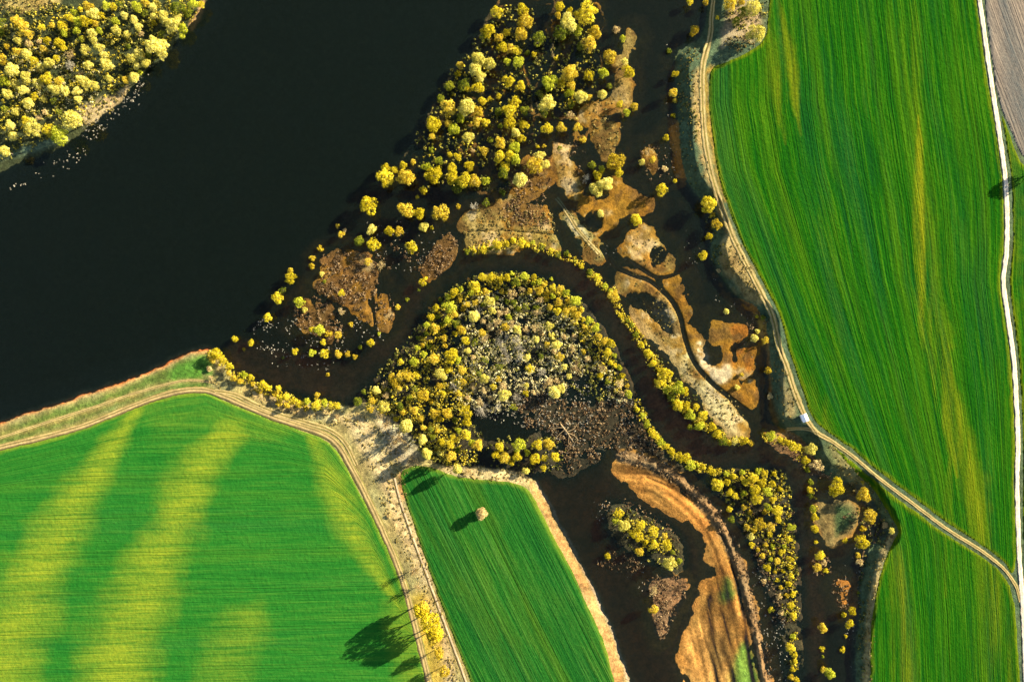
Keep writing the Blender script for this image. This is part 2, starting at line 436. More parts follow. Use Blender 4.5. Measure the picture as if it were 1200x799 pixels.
def m_field(name, dark, mid, light, dry, along=.03, fine=1.5, contrast=1.0, bump=.7, hue=.6, lime=(.075, .125, .005), teal=(.004, .048, .016)):
    """crop rows: streaks along the drill rows; 'rows' is (across, along) in metres, 'dry' marks thin yellow crop"""
    dark, mid, light, dry, lime, teal = [tuple(.84 * q for q in c) for c in (dark, mid, light, dry, lime, teal)]
    t = NT(name)
    uv = t.n('ShaderNodeAttribute', attribute_name='rows')
    sp = t.n('ShaderNodeSeparateXYZ', {0: uv.outputs['Vector']})
    def streak(su, sv, det, seed):
        v = t.n('ShaderNodeCombineXYZ', {0: t.mul(sp.outputs[0], su), 1: t.mul(sp.outputs[1], sv), 2: seed})
        return t.n('ShaderNodeTexNoise', {'Vector': v.outputs[0], 'Scale': 1.0, 'Detail': det, 'Roughness': .65}).outputs[0]
    s1 = streak(fine, along, 4.0, 1.3)
    s2 = streak(.16, .010, 4.0, 5.1)
    s3 = streak(.55, .02, 3.0, 9.7)
    s4 = streak(fine * 2.1, along * 1.6, 2.0, 14.2)
    mott = streak(.8, .8, 5.0, 3.3)
    s = t.add(t.mul(t.add(t.add(s1, s3), s4), .26), t.add(t.mul(s2, .14), t.mul(mott, .10)))
    s = t.rng(s, .51 - .15 / contrast, .51 + .15 / contrast, 0, 1)
    c = t.ramp(s, [(0, dark), (.5, mid), (1, light)])
    # broad drifts of yellower and bluer crop along the rows
    h1 = streak(.09, .006, 5.0, 21.0); h2 = streak(.07, .005, 5.0, 33.0)
    c = t.mix(t.mul(t.rng(h1, .50, .68, 0, 1), hue), c, lime)
    c = t.mix(t.mul(t.rng(h2, .50, .68, 0, 1), hue), c, teal)
    a = t.n('ShaderNodeAttribute', attribute_name='dry')
    brk = t.rng(t.add(t.mul(s1, .5), t.add(t.mul(s3, .5), t.mul(mott, .35))), .5, .85, .25, 1.45)
    c = t.mix(t.rng(t.mul(a.outputs['Fac'], brk), .04, 1.15, 0, 1), c, dry)
    # wheel tracks of the sprayer: thin paired lines every 18 m
    w = t.n('ShaderNodeMath', {0: t.mul(sp.outputs[0], 1 / 18.0)}, operation='FRACT').outputs[0]
    w2 = t.n('ShaderNodeMath', {0: t.n('ShaderNodeMath', {0: t.n('ShaderNodeMath', {0: w, 1: .5}, operation='SUBTRACT').outputs[0]}, operation='ABSOLUTE').outputs[0], 1: .047}, operation='SUBTRACT').outputs[0]
    w3 = t.rng(t.n('ShaderNodeMath', {0: w2}, operation='ABSOLUTE').outputs[0], .006, .018, .84, 1)
    c = t.mix(1.0, c, t.n('ShaderNodeCombineColor', {0: w3, 1: w3, 2: w3}).outputs[0], 'MULTIPLY')
    h = t.add(t.add(s1, t.mul(s3, .9)), t.mul(mott, .9))
    b = t.n('ShaderNodeBump', {'Height': t.mul(h, w3), 'Strength': bump, 'Distance': .6})
    p = t.n('ShaderNodeBsdfPrincipled', {'Base Color': c, 'Roughness': .85, 'Normal': b.outputs[0], 'Specular IOR Level': 0.0})
    t.surf(p.outputs[0]); return t.m

def m_leaf(name, c1, c2, c3, trans=.34):
    t = NT(name)
    oi = t.n('ShaderNodeObjectInfo')
    a = t.n('ShaderNodeAttribute', attribute_name='leaf')
    f = t.add(t.mul(a.outputs['Fac'], .72), t.mul(oi.outputs['Random'], .28))
    c = t.ramp(f, [(0, c1), (.5, c2), (1, c3)])
    d = t.n('ShaderNodeBsdfDiffuse', {'Color': c})
    tl = t.n('ShaderNodeBsdfTranslucent', {'Color': c})
    mx = t.n('ShaderNodeMixShader', {0: trans, 1: d.outputs[0], 2: tl.outputs[0]})
    t.surf(mx.outputs[0]); return t.m

def m_plain(name, col, rough=.9, scale=3.0, var=.35, bump=.3):
    t = NT(name)
    tc = t.n('ShaderNodeTexCoord')
    n = t.n('ShaderNodeTexNoise', {'Vector': tc.outputs['Object'], 'Scale': scale, 'Detail': 5.0, 'Roughness': .65})
    f = t.rng(n.outputs[0], .3, .7, 1 - var, 1 + var)
    c = t.mix(1.0, (*col, 1), t.n('ShaderNodeCombineColor', {0: f, 1: f, 2: f}).outputs[0], 'MULTIPLY')
    b = t.n('ShaderNodeBump', {'Height': n.outputs[0], 'Strength': bump, 'Distance': .1})
    p = t.n('ShaderNodeBsdfPrincipled', {'Base Color': c, 'Roughness': rough, 'Normal': b.outputs[0], 'Specular IOR Level': .2})
    t.surf(p.outputs[0]); return t.m

def m_attr(name, bump=.5):
    t = NT(name)
    a = t.n('ShaderNodeAttribute', attribute_name='Col')
    g = t.n('ShaderNodeNewGeometry')
    n1 = t.n('ShaderNodeTexNoise', {'Vector': g.outputs['Position'], 'Scale': 1.3, 'Detail': 5.0, 'Roughness': .7})
    f = t.rng(n1.outputs[0], .3, .7, .7, 1.3)
    c = t.mix(1.0, a.outputs['Color'], t.n('ShaderNodeCombineColor', {0: f, 1: f, 2: f}).outputs[0], 'MULTIPLY')
    b = t.n('ShaderNodeBump', {'Height': n1.outputs[0], 'Strength': bump, 'Distance': .25})
    p = t.n('ShaderNodeBsdfPrincipled', {'Base Color': c, 'Roughness': .95, 'Normal': b.outputs[0], 'Specular IOR Level': .1})
    t.surf(p.outputs[0]); return t.m

# ------------------------------------------------------------------ ground sheet and water
idx = np.arange(NU * NV).reshape(NU, NV)
F = np.stack([idx[:-1, 1:], idx[1:, 1:], idx[1:, :-1], idx[:-1, :-1]], -1).reshape(-1, 4)
V = np.stack([wx(UU, H), wy(VV, H), H], -1).reshape(-1, 3)
gm = fast_mesh('ground', V, F)
col_attr(gm, 'Col', COL.reshape(-1, 3))
go = obj('ground', gm, m_ground())
tag(go, 'marshy ground, banks and lake bed around the winding river', 'ground', kind='structure')

def box_mesh(name, x0, y0, z0, x1, y1, z1):
    v = [(x, y, z) for x in (x0, x1) for y in (y0, y1) for z in (z0, z1)]
    f = [(0, 1, 3, 2), (4, 6, 7, 5), (0, 4, 5, 1), (2, 3, 7, 6), (0, 2, 6, 4), (1, 5, 7, 3)]
    return fast_mesh(name, np.array(v), np.array(f))
wo = obj('water', box_mesh('water', -2700, -2700, -9, 2700, 2700, 0), m_water())
tag(wo, 'dark still water of the lake, river and flooded marsh', 'water', kind='structure')

# ------------------------------------------------------------------ crop fields (standing a little above the soil)
CROP = .14
def field(name, pts, rows, dryfn, mat, label, hmin=None):
    poly = smooth_poly(P(pts), True, 5)
    wu = UU + 2.2 * fbm(UU, VV, 10, 3, 91); wv = VV + 2.2 * fbm(UU, VV, 10, 3, 95)
    d = sdf(poly, wu, wv, 40)
    gu = np.gradient(d, axis=0) / np.gradient(AU)[:, None]; gv = np.gradient(d, axis=1) / np.gradient(AV)[None, :]
    inc = d > -1.1
    edge = inc & (np.abs(d) < 1.1)
    u = np.where(edge, UU - d * np.clip(gu, -1, 1), UU); v = np.where(edge, VV - d * np.clip(gv, -1, 1), VV)
    fi = inc[:-1, :-1] & inc[1:, :-1] & inc[1:, 1:] & inc[:-1, 1:] & (np.maximum.reduce([d[:-1, :-1], d[1:, :-1], d[1:, 1:], d[:-1, 1:]]) > .1)
    q = np.stack([idx[:-1, 1:], idx[1:, 1:], idx[1:, :-1], idx[:-1, :-1]], -1)[fi]
    used = np.unique(q); rm = np.full(NU * NV, -1); rm[used] = np.arange(len(used))
    uu = u.ravel()[used]; vv = v.ravel()[used]
    dd = d.ravel()[used]
    z = ground(uu, vv) + CROP * sst(-.5, 2.5, dd) + .03
    me = fast_mesh(name, np.stack([wx(uu, z), wy(vv, z), z], -1), rm[q])
    r = rows(uu, vv)
    a = me.attributes.new('rows', 'FLOAT_VECTOR', 'POINT')
    rr = np.zeros((len(uu), 3), np.float32); rr[:, 0] = r[0]; rr[:, 1] = r[1]
    a.data.foreach_set('vector', rr.ravel())
    edge_dry = .75 * sst(6 + 5 * fbm(uu, vv, 20, 2, 77), 0, dd)
    float_attr(me, 'dry', np.clip(np.maximum(dryfn(uu, vv), edge_dry), 0, 1))
    o = obj(name, me, mat)
    return tag(o, label, 'field', kind='structure')

def blob(u, v, pts, amp=1.0, rag=12):
    """tapering dry streak: pts = (u, v, halfwidth) ..."""
    (a, b, w0), (c, d_, _) = pts[0], pts[1]
    if w0 < 13:
        l = math.hypot(c - a, d_ - b); pts = [(a - (c - a) / l * 60, b - (d_ - b) / l * 60, w0 * .15)] + list(pts)
        (a, b, w1), (c, d_, _) = pts[-1], pts[-2]
        l = math.hypot(c - a, d_ - b); pts = pts + [(a - (c - a) / l * 60, b - (d_ - b) / l * 60, w1 * .15)]
    best = np.zeros(u.shape)
    rg = 1 + .8 * fbm(u, v, rag * 2, 4, 33)
    for (a, b, w0), (c, d, w1) in zip(pts[:-1], pts[1:]):
        ex, ey = c - a, d - b; l2 = ex * ex + ey * ey + 1e-9
        t = np.clip(((u - a) * ex + (v - b) * ey) / l2, 0, 1)
        dist = np.hypot(u - a - t * ex, v - b - t * ey)
        w = (w0 + (w1 - w0) * t) * rg
        best = np.maximum(best, sst(2.35, 0, dist / w))
    return best * amp

def rows_left(u, v):
    vv = v + .02 * u + 3 * np.sin(u / 90.0)
    top = np.interp(u, [0, 100, 180, 240, 300, 380, 430, 480], [526, 500, 469, 459, 482, 511, 578, 690])
    bl = sst(55, 0, v - top)
    a = (v + .02 * u) * (1 - bl) + (v - top + 480) * bl
    return a * K, u * K
def dry_left(u, v):
    d = blob(u, v, [(142, 508, 9), (118, 545, 14), (88, 585, 17), (60, 640, 22), (35, 690, 26), (8, 750, 30), (-10, 799, 32), (-40, 880, 34)], .95)
    d = np.maximum(d, blob(u, v, [(268, 506, 14), (240, 540, 17), (215, 580, 18), (190, 640, 22), (172, 690, 26), (150, 740, 30), (135, 799, 30), (120, 880, 30)], .95))
    d = np.maximum(d, blob(u, v, [(378, 540, 9), (392, 570, 13), (405, 605, 13), (425, 640, 10), (440, 665, 7)], .8))
    d = np.maximum(d, blob(u, v, [(290, 730, 18), (265, 770, 26), (250, 830, 28)], .5))
    d = np.maximum(d, blob(u, v, [(470, 720, 14), (480, 760, 16), (485, 810, 14)], .55))
    d = np.maximum(d, blob(u, v, [(200, 490, 25), (330, 505, 10)], .2))
    return d * np.clip(.95 + .9 * fbm(u * .2, v, 8, 3, 44), .2, 1.3) + .25 * fbm(u, v, 60, 3, 36)
mf_left = m_field('young_wheat', (.006, .080, .010), (.017, .126, .014), (.052, .168, .018), (.195, .250, .018), .05, 1.5, 1.0, .5, .35, (.06, .155, .012), (.010, .100, .022))
field('field', f"-60,545 0,528 55,515 100,501 150,481 182,470 212,462 240,461 262,469 292,482 322,494 352,504 378,514 392,526 406,548 424,582 445,624 462,662 474,695 484,735 494,775 502,815 512,860 540,1100 540,3000 -3000,3000 -3000,1400",
      rows_left, dry_left, mf_left, 'bright green wheat field with two pale yellow bands at the lower left')

def rows_mid(u, v):
    # rows follow the long sides of the plot
    return ((u - 470) * .895 - (v - 560) * .445) * K, ((u - 470) * .445 + (v - 560) * .895) * K
def dry_mid(u, v):
    return .05 + .3 * fbm(u, v, 40, 3, 38)
mf_mid = m_field('young_barley', (.005, .055, .009), (.013, .092, .011), (.042, .140, .020), (.13, .16, .015), .02, 1.0, 1.35, .7, .28)
field('field.001', "470,556 482,547 500,546 520,553 545,560 580,563 606,567 622,578 634,600 652,634 672,672 690,712 706,748 718,790 735,860 760,960 600,1000 570,850 552,799 535,755 518,710 500,660 485,615 474,582",
      rows_mid, dry_mid, mf_mid, 'narrow dark green field between the pale farm strip and the oxbow')

LY = [-3000, -60, 0, 80, 120, 200, 300, 345, 400, 480, 560, 640, 720, 800, 3000]
LX = [800, 815, 822, 828, 828, 842, 878, 896, 916, 948, 985, 1010, 1020, 1022, 1100]
RY = [-3000, 0, 50, 100, 150, 200, 240, 290, 330, 370, 420, 470, 560, 660, 740, 3000]
RX = [1000, 1148, 1155, 1162, 1170, 1177, 1180, 1180, 1178, 1182, 1188, 1191, 1193, 1196, 1201, 1350]
def rows_right(u, v):
    L = np.interp(v, LY, LX); Rr = np.interp(v, RY, RX)
    return (u - L) / (Rr - L) * 320 * K, v * K
def dry_right(u, v):
    d = blob(u, v, [(1078, 195, 5), (1080, 260, 9), (1083, 330, 11), (1092, 390, 11), (1102, 440, 9), (1112, 500, 6)], .8, 8)
    d = np.maximum(d, blob(u, v, [(1120, 470, 5), (1130, 520, 10), (1142, 570, 12), (1150, 610, 8)], .6, 8))
    d = np.maximum(d, blob(u, v, [(918, 30, 3), (924, 60, 5), (930, 100, 5)], .7, 8))
    d = np.maximum(d, blob(u, v, [(905, 60, 4), (912, 110, 6)], .5, 8))
    d = np.maximum(d, blob(u, v, [(1112, 580, 4), (1110, 640, 5)], .5, 8))
    d = np.maximum(d, blob(u, v, [(1052, 680, 8), (1058, 740, 12), (1065, 810, 12)], .5, 8))
    d = np.maximum(d, blob(u, v, [(1150, 640, 8), (1175, 720, 12), (1185, 799, 10)], .4, 8))
    d = np.maximum(d, blob(u, v, [(1148, 20, 3), (1152, 60, 3)], .6, 8))
    d = np.maximum(d, blob(u, v, [(935, 430, 8), (960, 480, 8)], .3, 8))
    d = np.maximum(d, blob(u, v, [(1068, 30, 10), (1073, 130, 8)], .2, 8))
    return d * np.clip(.75 + 2.2 * fbm(u * 1.0, v * .05, 7, 3, 44), 0, 1.4) + .35 * fbm(u * 1.0, v * .10, 26, 3, 39)
mf_right = m_field('young_rye', (.003, .034, .006), (.009, .075, .003), (.045, .135, .005), (.145, .165, .006), .016, 1.0, 1.25, .75, .5, (.055, .125, .004), (.004, .048, .016))
field('field.002', "834,82 850,74 868,66 885,56 896,45 900,20 905,-40 900,-300 900,-1500 1060,-1500 1120,-300 1140,-40 1144,0 1151,50 1158,100 1166,150 1173,200 1176,240 1176,290 1172,330 1177,370 1184,420 1187,470 1189,520 1188,560 1189,610 1191,650 1186,672 "
      "1176,658 1150,638 1110,612 1070,582 1030,552 1000,527 976,510 962,500 951,487 942,462 932,432 923,405 915,372 900,342 886,315 868,280 854,243 842,205 835,160 831,115",
      rows_right, dry_right, mf_right, 'large streaked green field between the shore track and the white road')
field('field.003', "978,524 1000,542 1030,567 1070,597 1110,627 1150,652 1172,670 1184,690 1190,720 1193,760 1195,799 1197,850 1220,1500 1040,1500 1020,850 1020,799 1021,735 1027,695 1036,660 1048,632 1052,620 1040,598 1022,572 1000,550",
      rows_right, dry_right, mf_right, 'green field below the diagonal track in the lower right corner')
def rows_e(u, v): return (u - np.interp(v, RY, RX)) * K, v * K
field('field.004', "1174,135 1184,160 1196,190 1215,210 1400,230 1400,1200 1215,1200 1207,799 1203,720 1200,650 1199,600 1199,520 1197,470 1194,420 1188,370 1184,330 1187,290 1187,240 1184,200 1178,160",
      rows_e, lambda u, v: .1 + .5 * fbm(u, v, 18, 3, 40), mf_right, 'narrow green strip of field on the outer side of the white road')
mf_tan = m_field('fallow_stubble', (.10, .085, .07), (.19, .155, .12), (.31, .255, .19), (.075, .09, .09), .02, 1.6, 1.0, .6, .4, (.26, .20, .14), (.10, .11, .105))
def rows_t(u, v): return ((u - 1180) * .93 - (v - 60) * -.0 - np.interp(v, [-60, 0, 60, 120, 200], [-30, -20, 0, 22, 50])) * K, v * K
field('field.005', "1153,-40 1154,0 1160,50 1167,100 1174,128 1184,152 1198,182 1216,200 1400,220 1600,-1200 1120,-1200 1145,-300", rows_t,
      lambda u, v: blob(u, v, [(1172, -20, 3), (1182, 40, 6), (1190, 90, 10), (1200, 140, 12)], .9, 10), mf_tan, 'bare grey brown fallow field in the top right corner')

# ------------------------------------------------------------------ tracks and road
def ribbon(name, pts, width, profile, mat, label, cat, lift=.22, zfix=None):
    """profile: list of (offset -1..1, colour)"""
    c = smooth_poly(P(pts), False, 10)
    # equal spacing
    seg = np.hypot(*np.diff(c, axis=0).T); s = np.concatenate([[0], np.cumsum(seg)])
    n = int(s[-1] / 1.6) + 2
    t = np.linspace(0, s[-1], n)
    cu = np.interp(t, s, c[:, 0]); cv = np.interp(t, s, c[:, 1])
    tu = np.gradient(cu); tv = np.gradient(cv); l = np.hypot(tu, tv); tu /= l; tv /= l
    cu = cu + .7 * fbm(t, t * 0, 16, 2, 61)
    offs = np.array([p[0] for p in profile]); m = len(offs)
    if callable(width): width = width(cu, cv)
    wv_ = width * (1 + .3 * fbm(t, t * 0 + 50, 22, 3, 62))
    jag = 1 + .45 * fbm(t[:, None] + 0 * offs, offs * 40 + 0 * t[:, None], 4, 2, 63) * (np.abs(offs) > .95)
    u = cu[:, None] - tv[:, None] * offs * wv_[:, None] * jag; v = cv[:, None] + tu[:, None] * offs * wv_[:, None] * jag
    z = ground(u, v)
    z = np.maximum(z, np.median(z, axis=1)[:, None] - .1) + lift * np.where(np.abs(offs) > .95, .55, 1.0)
    V = np.stack([wx(u, z), wy(v, z), z], -1).reshape(-1, 3)
    ii = np.arange(n * m).reshape(n, m)
    F = np.stack([ii[:-1, :-1], ii[1:, :-1], ii[1:, 1:], ii[:-1, 1:]], -1).reshape(-1, 4)
    me = fast_mesh(name, V, F)
    col = np.array([p[1] for p in profile])[None] * np.ones((n, 1, 1))
    col = col * (1 + .9 * fbm(t[:, None] + 0 * offs, offs * 30 + 0 * t[:, None], 9, 3, 64))[..., None]
    col_attr(me, 'Col', np.clip(col * .85, .01, .7).reshape(-1, 3))
    # upward facing
    o = obj(name, me, mat)
    return tag(o, label, cat, kind='structure')
mt = m_attr('packed_earth')
RUT = (.40, .29, .12); MID = (.16, .135, .035); EDG = (.18, .155, .035)
prof = [(-1, EDG), (-.72, (.30, .25, .11)), (-.55, RUT), (-.35, RUT), (-.2, MID), (0, MID), (.2, MID), (.35, RUT), (.55, RUT), (.72, (.30, .25, .11)), (1, EDG)]
ribbon('dirt_track', "835,-60 836,-20 836,0 834,20 833,40 827,62 823,85 823,110 826,160 833,200 845,240 860,280 880,320 893,345 905,370 913,405 922,430 932,460 945,490 958,507 975,517 1000,535 1030,560 1070,590 1110,620 1150,645 1175,665 1190,685 1196,705",
       lambda cu, cv: np.interp(cv, [0, 60, 470, 540], [2.6, 3.6, 3.5, 2.1]), prof, mt, 'pale two rut track along the east bank, then cutting diagonally across the fields', 'track')
WH = (.62, .54, .42)
ribbon('road', "1120,-300 1138,-60 1148,0 1155,50 1162,100 1170,150 1177,200 1180,240 1180,290 1176,330 1181,370 1188,420 1191,470 1193,520 1192,560 1193,610 1195,660 1198,700 1200,740 1202,799 1206,860 1220,1200",
       2.8, [(-1, (.30, .25, .12)), (-.8, WH), (-.4, WH), (-.1, (.5, .43, .33)), (.1, (.5, .43, .33)), (.4, WH), (.8, WH), (1, (.28, .24, .12))], mt, 'whitish gravel road running down the right edge', 'road', .26)
DK = (.10, .075, .03)
prof2 = [(-1, (.2, .19, .05)), (-.75, MID), (-.6, RUT), (-.42, RUT), (-.25, MID), (-.05, (.2, .15, .06)), (.15, RUT), (.35, RUT), (.5, (.22, .17, .08)), (.75, DK), (1, (.12, .12, .03))]
ribbon('dirt_track.001', "-80,548 -40,536 0,524 50,512 100,498 150,478 182,466 212,458 240,457 262,464 292,477 322,489 352,499 380,509 396,521 410,544 428,578 448,620 465,660 476,692 487,735 498,778 510,830 540,1000",
       4.2, prof2, mt, 'pale rutted track along the top and side of the banded field', 'track')
ribbon('dirt_track.002', "252,458 275,462 300,474 330,486 360,495 385,503 404,518 418,545", 3.0, prof, mt, 'second pale rutted track just above the field edge track', 'track', .24)
ribbon('footpath', "462,560 470,590 482,625 497,665 514,712 531,757 546,799 566,860", 1.7,
       [(-1, (.22, .14, .06)), (-.5, (.46, .36, .22)), (.1, (.40, .30, .18)), (.5, DK), (1, (.16, .12, .04))], mt, 'narrow brown path beside the narrow dark green field', 'path')
ribbon('dirt_track.003', "922,503 935,502 948,503 958,508", 2.2, prof, mt, 'short grassy spur leaving the track by the white shed', 'track')
ribbon('footpath.001', "-40,528 0,513 60,493 110,477 160,460 215,446 250,448", 1.6, prof, mt, 'faint path through the meadow strip along the lake', 'path', .12)
ribbon('dirt_track.004', "652,232 660,242 668,254 678,270 690,284 702,297", 2.6, prof, mt, 'short double rut crossing the tan patch of marsh', 'track', .12)

# ------------------------------------------------------------------ tree prototypes (unit crown radius)
def leaf_quads(pos, nrm, size, shade, rng, thin=1.0):
    n = len(pos)
    nrm = nrm / (np.linalg.norm(nrm, axis=1, keepdims=True) + 1e-9)
    r = rng.normal(size=(n, 3)); t = np.cross(nrm, r); t /= np.linalg.norm(t, axis=1, keepdims=True) + 1e-9
    b = np.cross(nrm, t)
    s = size[:, None]; w = s * rng.uniform(.55, .9, (n, 1)) * thin
    V = np.stack([pos - t * s, pos + b * w + nrm * s * .15, pos + t * s, pos - b * w + nrm * s * .15], 1).reshape(-1, 3)
    Fq = np.arange(n * 4).reshape(n, 4)
    return V, Fq, np.repeat(shade, 4)

def crown_mesh(name, seed, nclump=46, nleaf=34, leaf=.085, clump=.21, flat=.85, lobes=4, spread=.5):
    rng = np.random.default_rng(seed)
    subs = [np.array([rng.normal() * .08, rng.normal() * .08, .05, .58])]
    a0 = rng.uniform(0, 6.28)
    for k in range(lobes):
        a = a0 + k * 6.28 / lobes + rng.uniform(-.45, .45); dd = spread * rng.uniform(.7, 1.25)
        subs.append(np.array([dd * math.cos(a), dd * math.sin(a), rng.uniform(-.35, .18), rng.uniform(.30, .48)]))
    wts = np.array([q[3] ** 2 for q in subs]); wts /= wts.sum()
    cs = []; k = 0
    while len(cs) < nclump and k < 6000:
        k += 1
        q = subs[rng.choice(len(subs), p=wts)]
        d = rng.normal(size=3); d /= np.linalg.norm(d)
        if d[2] < -.5: continue
        p = q[:3] + d * q[3] * rng.uniform(.72, 1.0)
        if any(np.linalg.norm(p - b[:3]) < b[3] * .68 for b in subs): continue
        p = p * np.array([1, 1, flat])
        if all(np.linalg.norm(p - c) > clump * .95 for c in cs): cs.append(p)
    pos = []; nr = []; sz = []; sh = []
    for c in cs:
        r = clump * rng.uniform(.6, 1.35)
        m = int(nleaf * (r / clump) ** 2)
        d = rng.normal(size=(m, 3)); d /= np.linalg.norm(d, axis=1, keepdims=True)
        d[:, 2] = np.abs(d[:, 2]) * np.where(rng.random(m) < .8, 1, -1)
        q = c + d * r * rng.uniform(.75, 1.12, (m, 1))
        pos.append(q); nr.append(d + rng.normal(size=(m, 3)) * .4 + np.array([0, 0, .3]))
        sz.append(leaf * rng.uniform(.6, 1.25, m))
        base = rng.uniform(.0, .95)
        sh.append(np.clip(base + rng.normal(size=m) * .13, 0, 1))
    # stray sprays that break the outline
    for q in subs:
        m = int(nclump * 1.2)
        d = rng.normal(size=(m, 3)); d /= np.linalg.norm(d, axis=1, keepdims=True); d[:, 2] = np.abs(d[:, 2])
        pos.append((q[:3] + d * q[3] * rng.uniform(.95, 1.3, (m, 1))) * np.array([1, 1, flat])); nr.append(d + rng.normal(size=(m, 3)) * .6 + np.array([0, 0, .3]))
        sz.append(leaf * rng.uniform(.5, .9, m)); sh.append(rng.uniform(.2, 1, m))
    pos = np.concatenate(pos); nr = np.concatenate(nr)
    pos[:, 2] += 1.30
    V, Fq, s = leaf_quads(pos, nr, np.concatenate(sz), np.concatenate(sh), rng)
    me = fast_mesh(name, V, Fq); float_attr(me, 'leaf', s)
    return me

def tube(path, radii, n=5):
    path = np.array(path, float); V = []; F = []
    for i, p in enumerate(path):
        d = path[min(i + 1, len(path) - 1)] - path[max(i - 1, 0)]; d /= np.linalg.norm(d) + 1e-9
        a = np.cross(d, (.3, .9, .1)); a /= np.linalg.norm(a) + 1e-9; b = np.cross(d, a)
        for k in range(n):
            t = 2 * np.pi * k / n
            V.append(p + radii[i] * (a * math.cos(t) + b * math.sin(t)))
    for i in range(len(path) - 1):
        for k in range(n):
            F.append((i * n + k, i * n + (k + 1) % n, (i + 1) * n + (k + 1) % n, (i + 1) * n + k))
    return V, F
def merge(parts):
    V = []; F = []
    for v, f in parts:
        o = len(V); V += list(v); F += [tuple(i + o for i in q) for q in f]
    return np.array(V), np.array(F)

def trunk_mesh(name, seed):
    rng = np.random.default_rng(seed)
    parts = [tube([(0, 0, -.5), (.02, 0, .2), (.03, .03, .8), (0, .02, 1.5)], [.085, .07, .05, .02])]
    for k in range(6):
        a = k * 1.05 + rng.uniform(-.3, .3); z = rng.uniform(.45, 1.0)
        e = np.array([math.cos(a), math.sin(a)]) * rng.uniform(.5, .75)
        parts.append(tube([(0, 0, z), (*(e * .5), z + .2), (*e, z + rng.uniform(.35, .6))], [.035, .024, .008], 4))
    return fast_mesh(name, *merge(parts))

def twig_crown(name, seed, n1=20, n2=7, th=.012, spread=1.0, tips=90):
    """a bare or budding crown: limbs, twigs and a few buds"""
    rng = np.random.default_rng(seed); parts = []; ends = []
    for k in range(n1):
        a = rng.uniform(0, 6.28); ct = rng.uniform(.0, 1); st = math.sqrt(1 - ct * ct)
        e = np.array([st * math.cos(a) * spread, st * math.sin(a) * spread, .75 + ct * 1.25]) * rng.uniform(.8, 1.05)
        s = np.array([0, 0, rng.uniform(.4, .9)])
        m = (s + e) / 2 + rng.normal(size=3) * .07
        parts.append(tube([s, m, e], [th * 2.2, th * 1.5, th * .6], 4))
        for j in range(n2):
            f = rng.uniform(.35, 1); p = s * (1 - f) + e * f
            d = (e - s) / np.linalg.norm(e - s) + rng.normal(size=3) * .65; d[2] = abs(d[2]) * .6
            q = p + d * rng.uniform(.14, .36)
            parts.append(tube([p, q], [th * .95, th * .45], 3)); ends.append(q)
    V4 = []; F4 = []
    V, Fm = [], []
    for v, f in parts:
        o = len(V); V += list(v); Fm += [tuple(i + o for i in q) for q in f]
    V = np.array(V); sh = np.full(len(V), .15)
    ends = np.array(ends)
    pick = ends[rng.integers(0, len(ends), tips * 6)] + rng.normal(size=(tips * 6, 3)) * .06
    Vl, Fl, sl = leaf_quads(pick, rng.normal(size=pick.shape) + np.array([0, 0, .6]), rng.uniform(.035, .06, len(pick)), rng.uniform(.3, 1, len(pick)), rng)
    me = fast_mesh(name, np.concatenate([V, Vl]), np.concatenate([np.array(Fm), Fl + len(V)]))
    float_attr(me, 'leaf', np.concatenate([sh, sl]))
    return me

FULL = [crown_mesh('leafy_crown', 100 + i, 84, 19, .056, .145, .85, lobes=3 + i % 4, spread=.46 + .05 * (i % 3)) for i in range(9)]
DENSE = [crown_mesh('dense_crown', 200 + i, 105, 20, .052, .14, .85, lobes=4 + i % 3, spread=.5) for i in range(5)]
AIRY = [crown_mesh('airy_crown', 300 + i, 48, 15, .065, .13, .75, lobes=5, spread=.6) for i in range(5)]
TWIG = [twig_crown('twig_crown', 400 + i, tips=110) for i in range(4)]
BARE = [twig_crown('bare_crown', 500 + i, 24, 8, .014, tips=25) for i in range(3)]
BUSH = [crown_mesh('bush', 600 + i, 36, 16, .11, .22, .8, lobes=3 + i % 3, spread=.55) for i in range(6)]
for m_ in BUSH:                       # shrubs sit on the ground
    m_.transform(__import__('mathutils').Matrix.Translation((0, 0, -.75)))
TRUNK = [trunk_mesh('trunk', 700 + i) for i in range(3)]

LEAF = {
    'Y': m_leaf('golden_leaves', (.10, .080, .004), (.55, .44, .012), (.92, .80, .085)),
    'M': m_leaf('lime_yellow_leaves', (.06, .080, .005), (.40, .42, .018), (.82, .82, .11)),
    'O': m_leaf('amber_leaves', (.12, .078, .006), (.54, .39, .020), (.90, .74, .12)),
    'L': m_leaf('pale_yellow_leaves', (.24, .22, .030), (.66, .58, .10), (.90, .84, .30)),
    'G': m_leaf('green_leaves', (.030, .060, .012), (.16, .19, .016), (.46, .44, .035)),
    'P': m_leaf('budding_twigs', (.20, .13, .055), (.54, .40, .17), (.80, .68, .32)),
    'W': m_leaf('grey_twigs', (.24, .21, .16), (.48, .44, .34), (.60, .57, .38)),
}
BARK = m_plain('bark', (.16, .13, .10), .9, 6.0)

